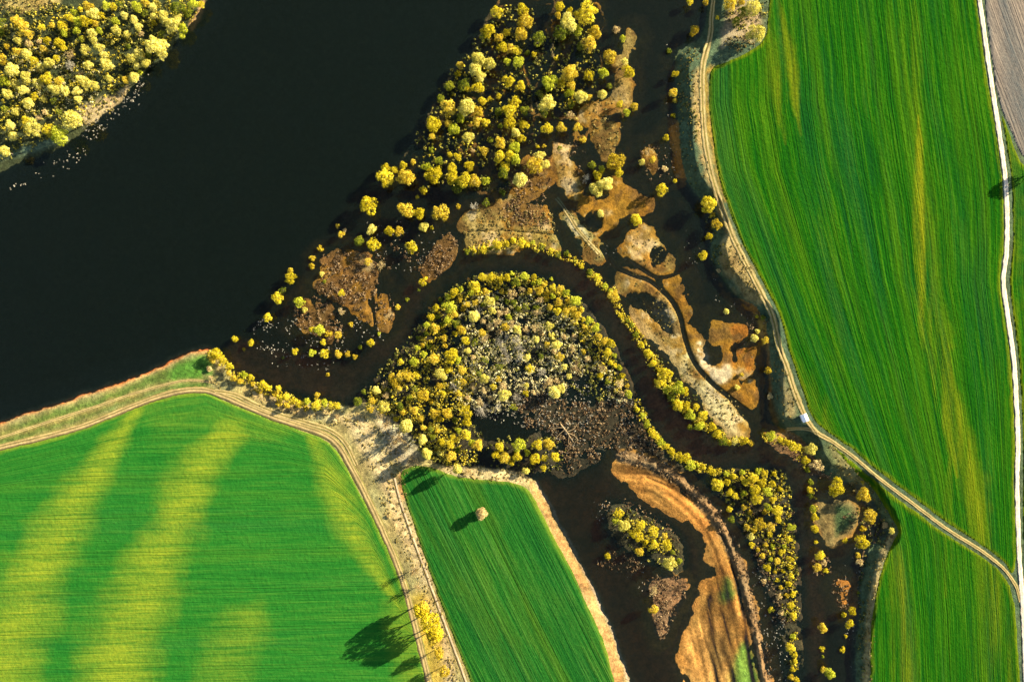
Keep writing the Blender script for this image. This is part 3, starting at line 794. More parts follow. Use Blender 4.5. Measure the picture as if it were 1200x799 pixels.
# ------------------------------------------------------------------ where every tree and shrub stands: u, v, crown width, leaf
TREES = """
582,14,15Y 572,36,19Y 566,44,10G 584,44,12O 594,38,9Y 588,56,16Y 597,57,12O 594,73,11Y 596,94,17Y 560,69,22L 573,75,20L 557,82,20L 563,90,14L 539,76,10O 536,87,8Y 543,99,14G 526,101,13G 516,115,12G 560,103,16Y 548,104,10Y
565,118,11Y 573,116,7Y 584,113,9Y 525,127,20O 547,125,22L 560,130,14O 540,139,13Y 507,145,21Y 506,160,9O 525,145,10O 532,151,18Y 548,161,18L 558,143,13O 569,144,13Y 584,131,12G 596,130,18Y 597,144,14Y 586,148,8G
505,176,8G 527,181,9Y 536,184,12Y 514,189,14G 500,196,13Y 512,199,12Y 549,195,15Y 529,196,14Y 575,164,8G 586,167,15O 567,177,14O 585,183,16Y 597,183,16Y 592,195,14Y 554,177,6P 472,194,12Y 452,197,12Y 462,199,9Y 484,190,8O
451,208,22Y 475,208,22O 507,205,23Y 530,208,20Y 536,220,14G 544,212,20Y 556,212,18O 569,212,10Y 590,203,14G 589,225,8G 555,241,10W 570,237,10G 496,223,10Y 489,231,5Y 432,240,25Y 475,246,20O 490,249,18Y 516,249,20O 537,242,7O
496,266,14L 435,269,14L 420,282,13G 437,286,19Y 456,271,13Y 467,271,12O 482,290,16Y 506,267,5Y 495,331,10Y 499,326,5Y 491,340,5G 477,351,7G 466,360,8O
612,12,18Y 615,25,22O 611,39,20O 632,45,19G 656,8,13Y 654,18,9O 666,27,25L 658,38,18G 687,15,24Y 677,36,13Y 696,38,20O 690,52,20O 681,55,12G 667,14,11Y 626,64,9Y 605,59,13Y 607,73,16Y 618,62,8G 651,69,6Y
722,35,11P 730,45,10Y 714,66,19O 707,85,15Y 690,88,15Y 732,72,10L 737,84,18Y 714,101,9G 706,111,14L 667,85,24O 645,97,22Y 657,98,14Y 669,101,14O 680,113,21L 690,114,10O 667,109,12Y 641,121,22L 669,122,11G 632,110,10G 637,133,10G 668,134,9P
734,132,12Y 743,125,11O 726,122,9Y 641,151,15Y 658,150,14O 677,150,12O 684,164,8O 604,155,13L 614,146,13Y 611,162,11Y 603,120,15Y 615,130,14G 609,100,13Y 603,172,16Y 604,186,15Y 632,183,16L 627,194,20O 638,193,14L 630,172,5Y 637,171,5O
694,194,11G 705,198,9Y 721,190,22O 656,174,9G 784,60,7G 791,87,9Y 789,108,13O 791,118,7O 789,135,6Y 780,161,9Y 760,178,11P 752,190,9L 765,187,9O 779,198,8P 610,211,21L 699,222,20L 710,215,18L 701,205,14Y 686,209,11W 725,202,14Y
776,222,17Y 791,212,6Y 746,257,15Y 704,250,10L 601,282,8Y 611,285,12Y 618,287,8Y 624,284,7Y 635,289,9G 646,294,9Y 654,299,9G 664,297,8G 674,306,6G 681,312,8Y 691,319,8G 700,325,11Y 709,335,9Y 719,347,14O 715,341,7Y 727,370,7Y 735,376,6G 740,381,7G 745,392,8G
547,295,7G 567,292,10Y 582,287,14Y 594,286,9Y 575,291,7G 556,294,6Y 814,36,15O 855,5,16O 868,2,12O 882,10,23L 872,14,14G 887,38,25L 877,42,11L 808,3,10Y 827,3,9O 841,21,5Y 862,24,12G 830,239,23Y 840,263,14O 835,252,7O 831,277,11Y 824,300,12Y
851,365,8L 894,372,7G 887,371,5Y 842,317,5P 888,388,7L 884,396,10L 897,399,9O 900,434,10O 902,464,8P 864,454,7L 869,439,7O
751,404,9Y 760,414,14Y 765,426,11Y 771,432,7Y 780,437,17Y 774,448,14Y 782,456,13Y 787,466,13G 795,455,20Y 795,475,16Y 802,459,12Y 804,475,13Y 810,486,15Y 816,477,9Y 824,487,14Y 820,499,13Y 809,501,9G 834,500,12Y 840,509,13Y 847,517,11G 862,517,10L 872,515,13Y 880,519,9O 854,519,7Y
904,511,13Y 914,515,10Y 922,519,10Y 931,524,14Y 944,539,13Y 951,527,17L 946,551,8G 957,545,16P 980,571,23Y 950,565,7G 949,574,9Y
747,480,8Y 753,487,10Y 758,497,10Y 764,506,10Y 769,512,10Y 775,519,11Y 781,523,9Y 787,529,10Y 797,536,13Y 805,536,12Y 809,545,12Y 817,545,7Y 824,547,9Y 834,552,12Y 840,568,17Y 851,555,8Y 852,565,10Y 859,558,8Y 855,577,11Y 870,553,7Y 875,564,12Y 883,560,12Y 888,552,8Y 895,555,11Y 893,565,14Y 899,576,12Y 907,555,7Y 905,567,10Y 914,573,8Y 885,574,13Y 872,578,9Y
862,582,9Y 880,567,9O 887,585,13Y 902,568,9Y 906,585,9Y 900,594,12Y 912,599,15Y 912,609,11Y 855,597,9Y 857,608,11G 872,594,9O 879,600,8O 891,614,14O 904,617,11O 927,618,11Y 924,632,10Y 902,626,7Y 875,618,9O 880,629,9L 881,638,8Y 915,647,8Y 911,657,10O 899,665,11Y 893,651,8O 926,655,9Y 926,664,8Y 927,675,10Y 918,669,6Y 911,680,7Y 895,681,7P 924,684,8Y 915,688,6O 912,699,8P 929,696,8Y 927,709,10Y 930,721,9Y 903,714,8Y 915,717,8P 896,600,8O 884,622,8O 897,638,8O 905,640,7Y 888,644,7O 903,655,6Y 919,640,6Y 908,670,6O 922,697,6O
929,745,8Y 926,759,13Y 932,767,7Y 932,775,7Y 929,784,9Y 927,793,8O 934,797,7Y
950,581,9G 953,596,9Y 955,606,10Y 955,620,11Y 956,635,5Y 961,651,14Y 958,665,10O 966,659,8P 967,668,7Y 964,736,12O 963,759,7Y 964,769,5G 973,789,16Y 964,784,8O 1011,580,23O 1020,605,16O 1011,620,8O 1010,635,17Y 990,633,7Y 1006,650,7O 1007,658,8P 1045,622,9L 1037,615,8P 999,716,10Y 989,720,7Y 996,731,12Y 991,745,5Y 988,761,7Y 1006,694,4G 1011,565,6O
725,601,14Y 721,610,11Y 731,616,16L 751,616,14Y 747,628,13Y 766,623,14Y 767,638,15Y 782,639,14Y 779,628,9O 749,647,12O 712,652,9Y 785,661,19L 796,657,8G 788,647,6G 766,714,13O 765,692,11P 757,635,8Y 739,624,9Y
564,602,17P
252,414,14Y 260,421,11Y 249,422,9O 269,429,11Y 268,437,9O 273,443,9O 285,439,11Y 281,447,9O 294,442,10Y 296,450,8O 307,451,12Y 303,458,8O 315,455,8Y 326,455,9Y 322,462,8O 329,466,9Y 327,473,8O 335,465,9Y 336,475,9O 345,469,9Y 351,473,9Y 360,470,9Y 359,478,8O 371,463,9O 370,475,13Y 380,472,11Y 388,474,10Y 395,476,10Y 382,483,11P 395,488,10P 245,432,8P 247,444,9P 258,432,9P 318,466,7P 342,480,7P
275,397,9Y 294,402,10Y 286,409,6O 332,419,5G 346,412,10Y 366,414,11Y 380,414,13Y 374,387,14Y 365,386,9Y 379,401,9Y 384,439,6O 396,415,11O 385,392,8O 340,326,14Y 331,340,9G 325,349,17Y 351,354,14Y 357,363,8L 313,372,13Y 377,321,7L 380,330,5G 400,344,10Y 400,275,9O 395,265,6O 404,270,6P 375,292,8O 366,302,8O 365,312,8O 431,307,9O 447,311,10P 411,380,8O 400,364,9P 396,393,11O 444,391,5Y 434,402,10Y 422,407,7Y 407,415,9O 416,418,9O 340,317,8O
19,25,12O 27,32,15O 34,40,11O 20,47,10O 33,51,10P 21,61,12O 31,64,14O 39,71,11Y 50,57,9O 46,49,7P 49,33,9Y 61,30,7O 55,48,10Y 69,50,12Y 74,56,8Y 57,74,14L 47,79,12L 66,68,9Y 13,82,18L 30,91,15L 83,64,11P 83,77,11W 103,76,11Y 93,85,9P 99,58,11L 110,48,11L 116,56,13L 121,64,11L 108,39,14Y 116,36,9O 73,30,12Y 75,39,9Y 81,21,11Y 87,15,9Y 91,25,11Y 99,25,14Y 90,37,11Y 95,46,9G 104,8,13O 109,16,15O 118,18,9Y 94,11,7Y 111,27,8O 125,7,12Y 125,76,15L 128,93,12L 55,93,15Y 69,96,13O 95,93,12Y 44,98,13L 106,98,9L 1,70,14O 2,27,10G 2,38,7G 8,55,9O 4,95,12O
132,8,10Y 145,18,11L 140,5,9G 160,8,13O 170,3,10O 135,25,12Y 136,36,14L 148,40,9L 157,24,11L 162,32,11L 165,39,8P 170,15,8G 179,8,10Y 179,19,9L 180,27,8Y 192,20,15L 201,30,20L 195,16,11L 208,21,12L 213,33,13Y 213,42,8Y 207,9,16G 219,13,14G 226,5,12Y 235,5,9Y 179,47,12L 179,55,18L 191,52,13L 189,63,15L 163,64,13L 155,69,13L 170,74,14L 160,76,10L 173,65,9G 157,91,13O 147,94,11O 164,85,7O 132,50,6O 150,55,7G 190,40,10G
65,104,16O 76,107,13Y 90,107,12L 100,99,13L 112,101,9L 33,121,15L 9,111,12L 18,131,12L 53,132,7P 91,117,9L 84,141,27L 69,159,19Y 57,153,13Y 38,150,19L 29,141,11Y 12,147,13Y 15,160,12L 5,177,13L 27,106,13L 40,113,9Y 18,100,10L 50,116,9L 62,118,8G 5,128,9G 45,137,8P 68,131,8G
565,325,12Y 575,325,13Y 586,327,10Y 593,325,12Y 604,330,12G 600,321,6Y 556,337,16Y 552,343,8Y 540,339,8Y 532,343,12Y 525,348,8Y 539,351,9O 569,342,11O 573,353,16L 566,357,8G 548,357,9O 557,355,9O 543,361,8O 528,360,15Y 531,368,12O 520,358,8Y 511,361,10Y 505,371,10Y 524,375,12Y 516,351,5G 513,372,6G 518,380,7G 500,381,10Y 509,385,12O 500,391,7G 535,379,14G 541,387,13O 533,391,8Y 545,399,11Y 520,396,10O 521,405,8O 555,371,17L 561,365,11W 566,376,9P 582,378,11P 574,383,8P 565,390,12O 569,397,10P 556,401,10G 548,411,9L 554,419,8P 568,422,9G
586,400,11W 595,395,8W 605,399,11W 591,411,12W 594,422,13W 586,430,10G 609,408,12W 608,419,11W 596,372,9Y 601,379,9P 592,383,10O 606,386,12L 577,364,11L 585,367,9P 592,365,8P 584,389,8P 602,355,10G 594,353,8G 600,344,12P 588,342,8O 607,362,7G 582,349,6G 489,408,9Y 495,405,7O 503,406,8G 490,396,6G 496,415,10Y 485,424,14Y 508,421,16O 529,417,20Y 537,422,9Y 541,434,13O 515,437,16L 524,434,8Y 561,438,9G
614,324,12Y 626,325,9Y 625,332,7Y 632,330,9Y 638,334,8O 646,327,5Y 648,337,10Y 657,338,9O 663,343,10Y 621,341,9O 632,341,12O 641,344,8O 648,347,9Y 640,350,8O 633,352,9P 612,340,9P 654,354,10O 674,352,15Y 666,353,7O 644,360,9O 653,364,12Y 663,364,12O 671,362,7O 676,370,14O 681,363,8O 690,376,12Y 684,374,6Y 698,384,12Y 685,383,7O 680,391,5Y 702,394,9O 708,400,13O 716,402,12Y 712,413,12Y 720,416,6Y 702,404,6O
616,360,9G 628,360,8G 630,367,11P 602,346,9P 616,387,8P 629,385,13P 628,398,10L 634,391,8P 644,382,12L 646,394,8L 661,395,7P 672,395,8P 641,404,9O 653,404,13L 656,418,11O 649,412,8P 670,409,10P 684,412,8O 689,421,8P 675,430,17P 661,430,9L 618,419,9L 634,418,9G 621,432,11Y 634,436,11W 706,431,10P 720,428,8Y 726,431,8Y 703,440,8Y 729,440,8Y 726,450,11P 735,452,7O 737,462,10Y 728,461,7P 715,425,8Y 712,448,7G
617,452,9L 616,460,8Y 625,460,8P 644,447,11P 650,460,19L 658,455,13L 667,441,9L 652,446,9P 638,452,8P 520,442,10L 554,452,10P 567,444,13L 578,453,9Y 584,445,9O 591,463,16L 589,453,11P 532,454,10W 538,461,9O 547,466,8P 567,458,10P 519,461,9Y 515,452,9O 601,477,9G 606,466,12W 565,480,16W 562,472,11P 543,447,9O 575,467,8P 583,476,8W
510,484,15O 523,484,15O 516,491,9Y 546,483,15Y 548,494,14Y 537,504,9Y 546,510,13Y 559,521,16O 552,519,9Y 528,520,12Y 518,518,10Y 531,511,9Y 536,527,8G 515,531,8L 528,535,13O 500,532,17L 536,550,13L 548,553,9P 585,524,13Y 581,534,11Y 591,537,16O 608,522,16Y 606,535,14Y 629,521,14Y 643,520,16O 650,535,14Y 627,537,16Y 638,537,9Y 616,552,11L 637,548,9Y 599,542,9Y 618,530,8Y
469,424,9Y 470,440,13O 463,448,14O 478,440,15O 459,440,9O 467,455,10O 487,440,9Y 450,451,10P 441,457,11L 426,459,8G 419,471,12G 436,470,11O 450,477,14L 435,480,10O 445,487,10P 453,463,8P 496,463,16O 486,455,9G 469,476,11G 472,483,11O 485,480,13O 476,499,19L 493,490,11O 496,501,9O 495,515,13L 464,491,7Y 505,503,9G 505,470,8O 480,466,8G 512,505,8O 507,512,8G 533,492,8G
"""
# tall thin-crowned trees on the farm strip, and one beyond the right edge whose shade crosses the road
TALL = [(485, 670, 14, 'P', 10.5), (490, 690, 12, 'P', 10.0), (501, 729, 26, 'Y', 25.0), (492, 717, 20, 'Y', 22.0), (509, 741, 22, 'Y', 22.0), (496, 712, 15, 'O', 17.0), (508, 746, 20, 'O', 19.0), (514, 766, 15, 'O', 14.0), (521, 787, 16, 'O', 13.0), (455, 605, 6, 'P', 4.5), (1238, 189, 24, 'Y', 15.0), (466, 514, 20, 'P', 13.0), (482, 541, 17, 'P', 11.0), (452, 499, 13, 'P', 10.0), (478, 524, 14, 'P', 10.0)]

entries = []
for tok in TREES.split():
    a, b, c = tok.split(',')
    entries.append([float(a), float(b), float(c[:-1]), c[-1], None])
keep = []
for e in entries:
    if all(math.hypot(e[0] - f[0], e[1] - f[1]) > .22 * (e[2] + f[2]) for f in keep):
        keep.append(e)
entries = keep
vr = np.random.default_rng(77)
for e in entries:                    # lime crowns on the river rims, paler ones in the corner wood
    x = vr.random()
    if e[0] < 250 and e[1] < 200:
        if e[3] in 'YO' and x < .38: e[3] = 'M' if x < .2 else 'L'
        e[2] *= 1.08
    elif e[3] == 'Y' and x < (.4 if 480 < e[0] < 760 and 280 < e[1] < 480 else .14): e[3] = 'M'
entries += [list(t) for t in TALL]

REG = [  # u0 v0 u1 v1, where, order ('u' from the left, 'v' from the top)
    (445, 492, 488, 545, 'on the pale ground below the island neck', 'v'),
    (480, 640, 530, 799, 'on the pale strip between two lower fields', 'v'),
    (445, 595, 460, 615, 'on the pale strip between two lower fields', 'v'),
    (1190, 180, 1260, 215, 'beyond the white road', 'v'),
    (545, 590, 580, 615, 'standing alone in the narrow dark green field', 'u'),
    (0, 0, 62, 45, 'in the upper left of the corner wood', 'u'),
    (0, 45, 62, 88, 'at the left edge of the corner wood', 'u'),
    (0, 88, 62, 124, 'in the low left of the corner wood', 'u'),
    (0, 124, 110, 200, 'on the shore below the corner wood', 'u'),
    (62, 0, 125, 45, 'along the top of the corner wood', 'u'),
    (62, 45, 125, 88, 'in the middle of the corner wood', 'u'),
    (62, 88, 140, 124, 'in the lower part of the corner wood', 'u'),
    (125, 0, 175, 45, 'in the upper right of the corner wood', 'u'),
    (175, 0, 250, 45, 'at the lake tip of the corner wood', 'u'),
    (125, 45, 220, 124, 'on the right shore of the corner wood', 'u'),
    (240, 405, 300, 450, 'on the point where the lake meets the river', 'u'),
    (300, 448, 400, 495, 'on the bank above the banded field track', 'u'),
    (260, 360, 370, 445, 'in open water at the river mouth', 'u'),
    (300, 260, 415, 360, 'on the lake edge of the brown brush', 'v'),
    (370, 360, 470, 440, 'at the lower end of the brown brush', 'u'),
    (410, 225, 470, 320, 'in the water left of the brush strip', 'v'),
    (465, 250, 540, 365, 'beside the brush strip above the river', 'v'),
    (500, 0, 580, 62, 'in the top of the lakeside flooded grove', 'v'),
    (500, 62, 580, 112, 'around the tallest lakeside grove trees', 'v'),
    (480, 112, 556, 155, 'in the middle of the lakeside flooded grove', 'u'),
    (556, 95, 622, 155, 'in the inner side of the lakeside grove', 'u'),
    (580, 0, 622, 95, 'on the inner top edge of lakeside grove', 'v'),
    (440, 155, 556, 202, 'in the lower lakeside flooded grove', 'u'),
    (556, 155, 622, 200, 'where the lakeside grove meets brown ground', 'v'),
    (440, 200, 600, 250, 'along the bottom of the lakeside grove', 'u'),
    (622, 0, 700, 60, 'in the top middle flooded clump', 'u'),
    (622, 60, 700, 140, 'in the lower middle flooded clump', 'u'),
    (700, 0, 750, 140, 'on the narrow tan spit near the top', 'v'),
    (600, 140, 690, 225, 'on the brown ground below the clumps', 'u'),
    (680, 160, 770, 262, 'on the ochre marsh near its pools', 'u'),
    (750, 0, 800, 235, 'at the water edge under the east bank', 'v'),
    (800, 0, 900, 60, 'by the track at the top', 'u'),
    (815, 230, 850, 325, 'on the east bank below the track', 'v'),
    (540, 280, 665, 302, 'in the hedge on the upper river bank', 'u'),
    (664, 295, 750, 396, 'in the hedge right of the river bend', 'v'),
    (840, 355, 910, 470, 'among rusty flats below the east bank', 'v'),
    (745, 396, 800, 482, 'in the hedge beside the tan flats', 'v'),
    (800, 450, 890, 525, 'at the lower end of the tan flats', 'u'),
    (740, 472, 822, 550, 'in the hedge on the inner bank', 'u'),
    (895, 500, 965, 560, 'on the spit below the white shed', 'u'),
    (822, 540, 870, 615, 'at the left side of the lower thicket', 'v'),
    (865, 540, 920, 582, 'along the top of the lower thicket', 'u'),
    (865, 580, 920, 625, 'in the middle of the lower thicket', 'u'),
    (870, 610, 935, 668, 'in the narrowing lower thicket', 'v'),
    (880, 660, 938, 735, 'at the tail of the lower thicket', 'v'),
    (915, 735, 945, 810, 'in the bottom hedge after the thicket', 'v'),
    (940, 555, 970, 680, 'in the row right of the river', 'v'),
    (955, 720, 980, 810, 'in the water at the bottom right', 'v'),
    (970, 560, 1050, 680, 'around the dry islet by the right field', 'v'),
    (980, 680, 1012, 770, 'at the water edge beside the lower right field', 'v'),
    (700, 590, 800, 670, 'on the islet in the oxbow', 'u'),
    (755, 670, 800, 730, 'beside the brown islet in the oxbow', 'v'),
    (510, 330, 560, 372, 'at the upper left of the round island', 'u'),
    (485, 368, 530, 410, 'on the left rim of the round island', 'v'),
    (560, 315, 612, 346, 'along the top rim of the round island', 'u'),
    (612, 315, 668, 351, 'on the upper right rim of round island', 'u'),
    (636, 350, 725, 420, 'on the right rim of the round island', 'v'),
    (530, 372, 575, 430, 'left of the pale heart of the island', 'v'),
    (560, 345, 612, 392, 'above the pale heart of the island', 'u'),
    (575, 392, 615, 440, 'in the pale heart of the island', 'u'),
    (610, 351, 665, 402, 'right of the pale heart of the island', 'u'),
    (610, 400, 695, 440, 'low in the right half of the island', 'u'),
    (695, 420, 742, 470, 'on the lower right rim of the island', 'v'),
    (610, 440, 672, 470, 'above the brown island marsh', 'u'),
    (556, 440, 612, 490, 'just above the dark island pond', 'u'),
    (480, 400, 556, 443, 'in the lower left of the island', 'u'),
    (500, 440, 556, 475, 'left of the dark island pond', 'u'),
    (455, 420, 500, 470, 'on the river side of the island neck', 'u'),
    (410, 445, 460, 495, 'at the river corner of the island neck', 'u'),
    (455, 470, 507, 545, 'beside the pale ground at island neck', 'v'),
    (500, 470, 565, 560, 'at the foot of the island neck', 'v'),
    (565, 510, 660, 560, 'in the clump below the island pond', 'u'),
]
TINT = {'M': 'lime yellow', 'Y': 'golden', 'O': 'amber', 'L': 'pale yellow', 'G': 'green', 'P': 'pinkish budding', 'W': 'grey bare'}
KIND = {'M': 'lime_yellow', 'Y': 'golden', 'O': 'amber', 'L': 'pale', 'G': 'green', 'P': 'budding', 'W': 'bare'}
ORD = ('first second third fourth fifth sixth seventh eighth ninth tenth eleventh twelfth thirteenth fourteenth fifteenth sixteenth '
       'seventeenth eighteenth nineteenth twentieth').split()
SHRUB_MAX = 8.5
cls = {}
for e in entries:
    u, v, d, t, hh = e
    reg = next((r for r in REG if r[0] <= u <= r[2] and r[1] <= v <= r[3]), None)
    if reg is None:
        reg = min(REG, key=lambda r: max(r[0] - u, u - r[2], 0) + max(r[1] - v, v - r[3], 0))
    if hh and hh > 6: size, kind = 'tall thin', 'tree'
    elif d < SHRUB_MAX: size, kind = ('tiny' if d < 6.5 else 'low'), 'shrub'
    else: size, kind = ('large' if d >= 17 else 'medium' if d >= 12.5 else 'small'), 'tree'
    e.append(kind)
    cls.setdefault((reg[4], size, t, kind, reg[5]), []).append(e)
label_of = {}
for (ph, size, t, kind, ax), es in cls.items():
    es.sort(key=lambda e: e[0] if ax == 'u' else e[1])
    end = 'left' if ax == 'u' else 'top'
    for k, e in enumerate(es):
        if len(es) == 1: s = f'only {size} {TINT[t]} {kind} {ph}'
        else: s = f'{size} {TINT[t]} {kind}, {ORD[k]} from {end}, {ph}'
        label_of[id(e)] = s

trng = np.random.default_rng(5)
def place(root, u, v, r, h, zf=.62):
    """stand it on the ground so that its crown is over (u, v)"""
    z = float(ground(u, v)); z = max(z, -.9)
    zc = z + h * zf
    root.location = (wx(u, zc), wy(v, zc), z)

protos = {}
for e in entries:
    u, v, d, t, hh, kind = e
    r = d * K / 2 * trng.uniform(.86, 1.0)
    rot = trng.uniform(0, 6.28)
    if kind == 'shrub':
        me = TWIG[trng.integers(4)] if t in 'W' else BUSH[trng.integers(6)]
        o = bpy.data.objects.new(f'{KIND[t]}_shrub', me); C.objects.link(o)
        if not me.materials: me.materials.append(None)
        o.material_slots[0].link = 'OBJECT'; o.material_slots[0].material = LEAF[t]
        o.scale = (r * trng.uniform(.9, 1.1), r * trng.uniform(.9, 1.1), r * trng.uniform(1.0, 1.35)); o.rotation_euler.z = rot
        place(o, u, v, r, r * 1.3, .5)
        tag(o, label_of[id(e)], 'shrub', f'{TINT[t]} shrubs of the marsh')
        continue
    hs = trng.uniform(1.1, 1.45) * (1 + max(0, 16 - d) * .03) * (1.25 if (u < 545 and v > 455) else 1) * (1.7 if (488 < u < 560 and 494 < v < 556) else 1)
    if u == 564: hs = 8.5 / (2.15 * r)
    elif hh: hs = hh / (2.15 * r)
    elif t in 'PW': hs = trng.uniform(.85, 1.1)
    root = bpy.data.objects.new(f'{KIND[t]}_tree', None); C.objects.link(root); root.empty_display_size = .5
    root.rotation_euler.z = rot
    root.scale = (r * trng.uniform(.92, 1.1), r * trng.uniform(.92, 1.1), r * hs)
    place(root, u, v, r, 2.15 * r * hs)
    if u == 564: me = DENSE[0]
    elif hh and t == 'P': me = BARE[trng.integers(3)]
    elif t == 'W': me = TWIG[trng.integers(4)] if d < 12 else BARE[trng.integers(3)]
    elif t == 'P': me = BARE[0] if d > 16 else (AIRY[trng.integers(5)] if trng.random() < .5 else TWIG[trng.integers(4)])
    elif t == 'L' and d > 12: me = DENSE[trng.integers(5)]
    elif t == 'G' and d < 11: me = AIRY[trng.integers(5)]
    else: me = FULL[trng.integers(9)] 
    if not me.materials: me.materials.append(None)
    c = bpy.data.objects.new('crown', me); C.objects.link(c); c.parent = root
    c.material_slots[0].link = 'OBJECT'; c.material_slots[0].material = LEAF[t]
    if u == 564:                     # leafy down to the crop
        c2 = c.copy(); C.objects.link(c2); c2.parent = root; c2.location.z = -.75; c2.rotation_euler.z = 1.3
        c2.material_slots[0].link = 'OBJECT'; c2.material_slots[0].material = LEAF[t]
    tm = TRUNK[trng.integers(3)]
    if not tm.materials: tm.materials.append(BARK)
    k = bpy.data.objects.new('trunk', tm); C.objects.link(k); k.parent = root
    tag(root, label_of[id(e)], 'tree', f'{TINT[t]} trees of the marsh')
print('trees', len(entries), sum(1 for e in entries if e[5] == 'shrub'))

# ------------------------------------------------------------------ uncountable brush, reeds and tufts
def tuft_batch(name, specs, mat, label, cat, seed, leaf=.34, thin=1.0):
    """specs: (outline, tufts per 100 square units, radius, leaves per tuft, height)"""
    rng = np.random.default_rng(seed); P_, N_, S_, T_ = [], [], [], []
    for spec in specs:
        pts, dens, rad, nl, hgt = spec[:5]; wid = spec[5] if len(spec) > 5 else 0
        poly = smooth_poly(P(pts), not wid); lo = poly.min(0) - wid; hi = poly.max(0) + wid
        n = int((hi - lo).prod() * dens / 100)
        u = rng.uniform(lo[0], hi[0], n); v = rng.uniform(lo[1], hi[1], n)
        dd = wid - line_dist(poly, u, v, 30) if wid else sdf(poly, u, v, 20)
        cl = vnoise(u, v, 7, 88) + .5 * vnoise(u, v, 3, 89)
        ok = (dd + 5 * (vnoise(u, v, 8, 85) - .5) > 0) & (cl > rng.uniform(.35, .95, n))
        u, v = u[ok], v[ok]
        z = np.maximum(ground(u, v), -.05)
        r = rad * rng.uniform(.5, 1.4, len(u))
        tint = rng.uniform(.05, .95, len(u))
        X = np.repeat(np.stack([wx(u, z), wy(v, z), z], -1), nl, 0)
        d = rng.normal(size=(len(X), 3)); d[:, 2] = np.abs(d[:, 2]); d /= np.linalg.norm(d, axis=1, keepdims=True)
        rr = np.repeat(r, nl)[:, None]
        P_.append(X + d * rr * np.array([1, 1, hgt]) * rng.uniform(.35, 1.0, (len(X), 1)))
        N_.append(d + rng.normal(size=d.shape) * .5)
        S_.append(leaf * rng.uniform(.5, 1.2, len(X)) * np.minimum(1.2, rr[:, 0] / .6 + .3))
        T_.append(np.clip(np.repeat(tint, nl) + rng.normal(size=len(X)) * .12, 0, 1))
    V, Fq, s = leaf_quads(np.concatenate(P_), np.concatenate(N_), np.concatenate(S_), np.concatenate(T_), rng, thin)
    me = fast_mesh(name, V, Fq); float_attr(me, 'leaf', s)
    return tag(obj(name, me, mat), label, cat, kind='stuff')

mb = m_leaf('brush_twigs', (.04, .025, .013), (.13, .080, .040), (.38, .27, .14), .1)
mr = m_leaf('reed_stalks', (.10, .10, .08), (.24, .22, .17), (.42, .38, .28), .1)
mg = m_leaf('dry_grass', (.09, .085, .025), (.23, .175, .055), (.38, .30, .11), .15)
md = m_leaf('undergrowth_leaves', (.025, .040, .012), (.095, .100, .022), (.50, .43, .09), .15)
tuft_batch('brown_brush', [
    ("374,300 400,296 438,300 440,345 405,357 382,348 368,340 377,318", 16, .75, 9, 1.2),
    ("488,314 519,274 539,285 528,308 508,325 495,319", 18, .75, 9, 1.2),
    ("412,362 425,353 437,366 441,348 456,345 463,365 453,387 438,380 420,370", 10, .6, 8, 1.0),
    ("350,348 386,356 402,385 392,402 372,396 346,380", 11, .7, 9, 1.2),
    ("755,682 775,674 802,678 801,700 789,722 777,750 769,736 763,706", 15, .7, 9, 1.1),
    ("585,250 606,222 625,190 648,186 640,230 636,250 600,262", 11, .7, 8, 1.0),
    ("608,455 680,470 730,465 750,490 775,525 800,548 760,540 715,528 690,545 660,556 650,510 615,500", 14, .8, 8, 1.1),
    ("700,590 730,582 765,600 795,625 800,640 770,625 740,605 712,600", 8, .5, 7, .9),
    ("700,655 720,645 750,655 755,668 735,670 715,668", 10, .5, 7, .9),
    ("728,529 770,541 805,562 838,592 860,628 876,668 888,712 905,790 896,790 878,720 866,676 850,636 828,600 797,573 762,551 722,536", 15, .6, 8, 1.0),
    ("862,580 925,590 932,650 935,725 905,725 890,660 870,620", 11, .6, 8, 1.0),
    ("976,678 996,678 1000,705 988,716 976,702", 12, .6, 8, .8),
    ("895,512 930,512 965,545 975,560 945,555 915,525", 9, .6, 8, 1.0),
    ("600,205 625,240 650,262 620,265 595,262", 9, .6, 8, 1.0),
    ("950,654 968,650 972,672 954,674", 14, .6, 8, 1.0),
    ("985,600 1045,612 1045,628 1022,650 1010,700 1004,680 1010,640", 7, .6, 8, 1.0),
    ("750,170 770,170 790,190 780,210 755,205", 7, .5, 8, .9),
    ("870,365 900,372 900,400 880,400", 7, .5, 8, .9),
    ("655,165 682,170 690,205 680,232 660,225", 5, .5, 8, .9),
    ("440,296 460,302 462,316 440,318", 9, .6, 8, .9),
    ("460,268 480,280 500,300 490,312 462,300", 5, .6, 8, .9),
], mb, 'brown leafless brush tangled over the marsh islets and dike', 'brush', 21, .42, .42)
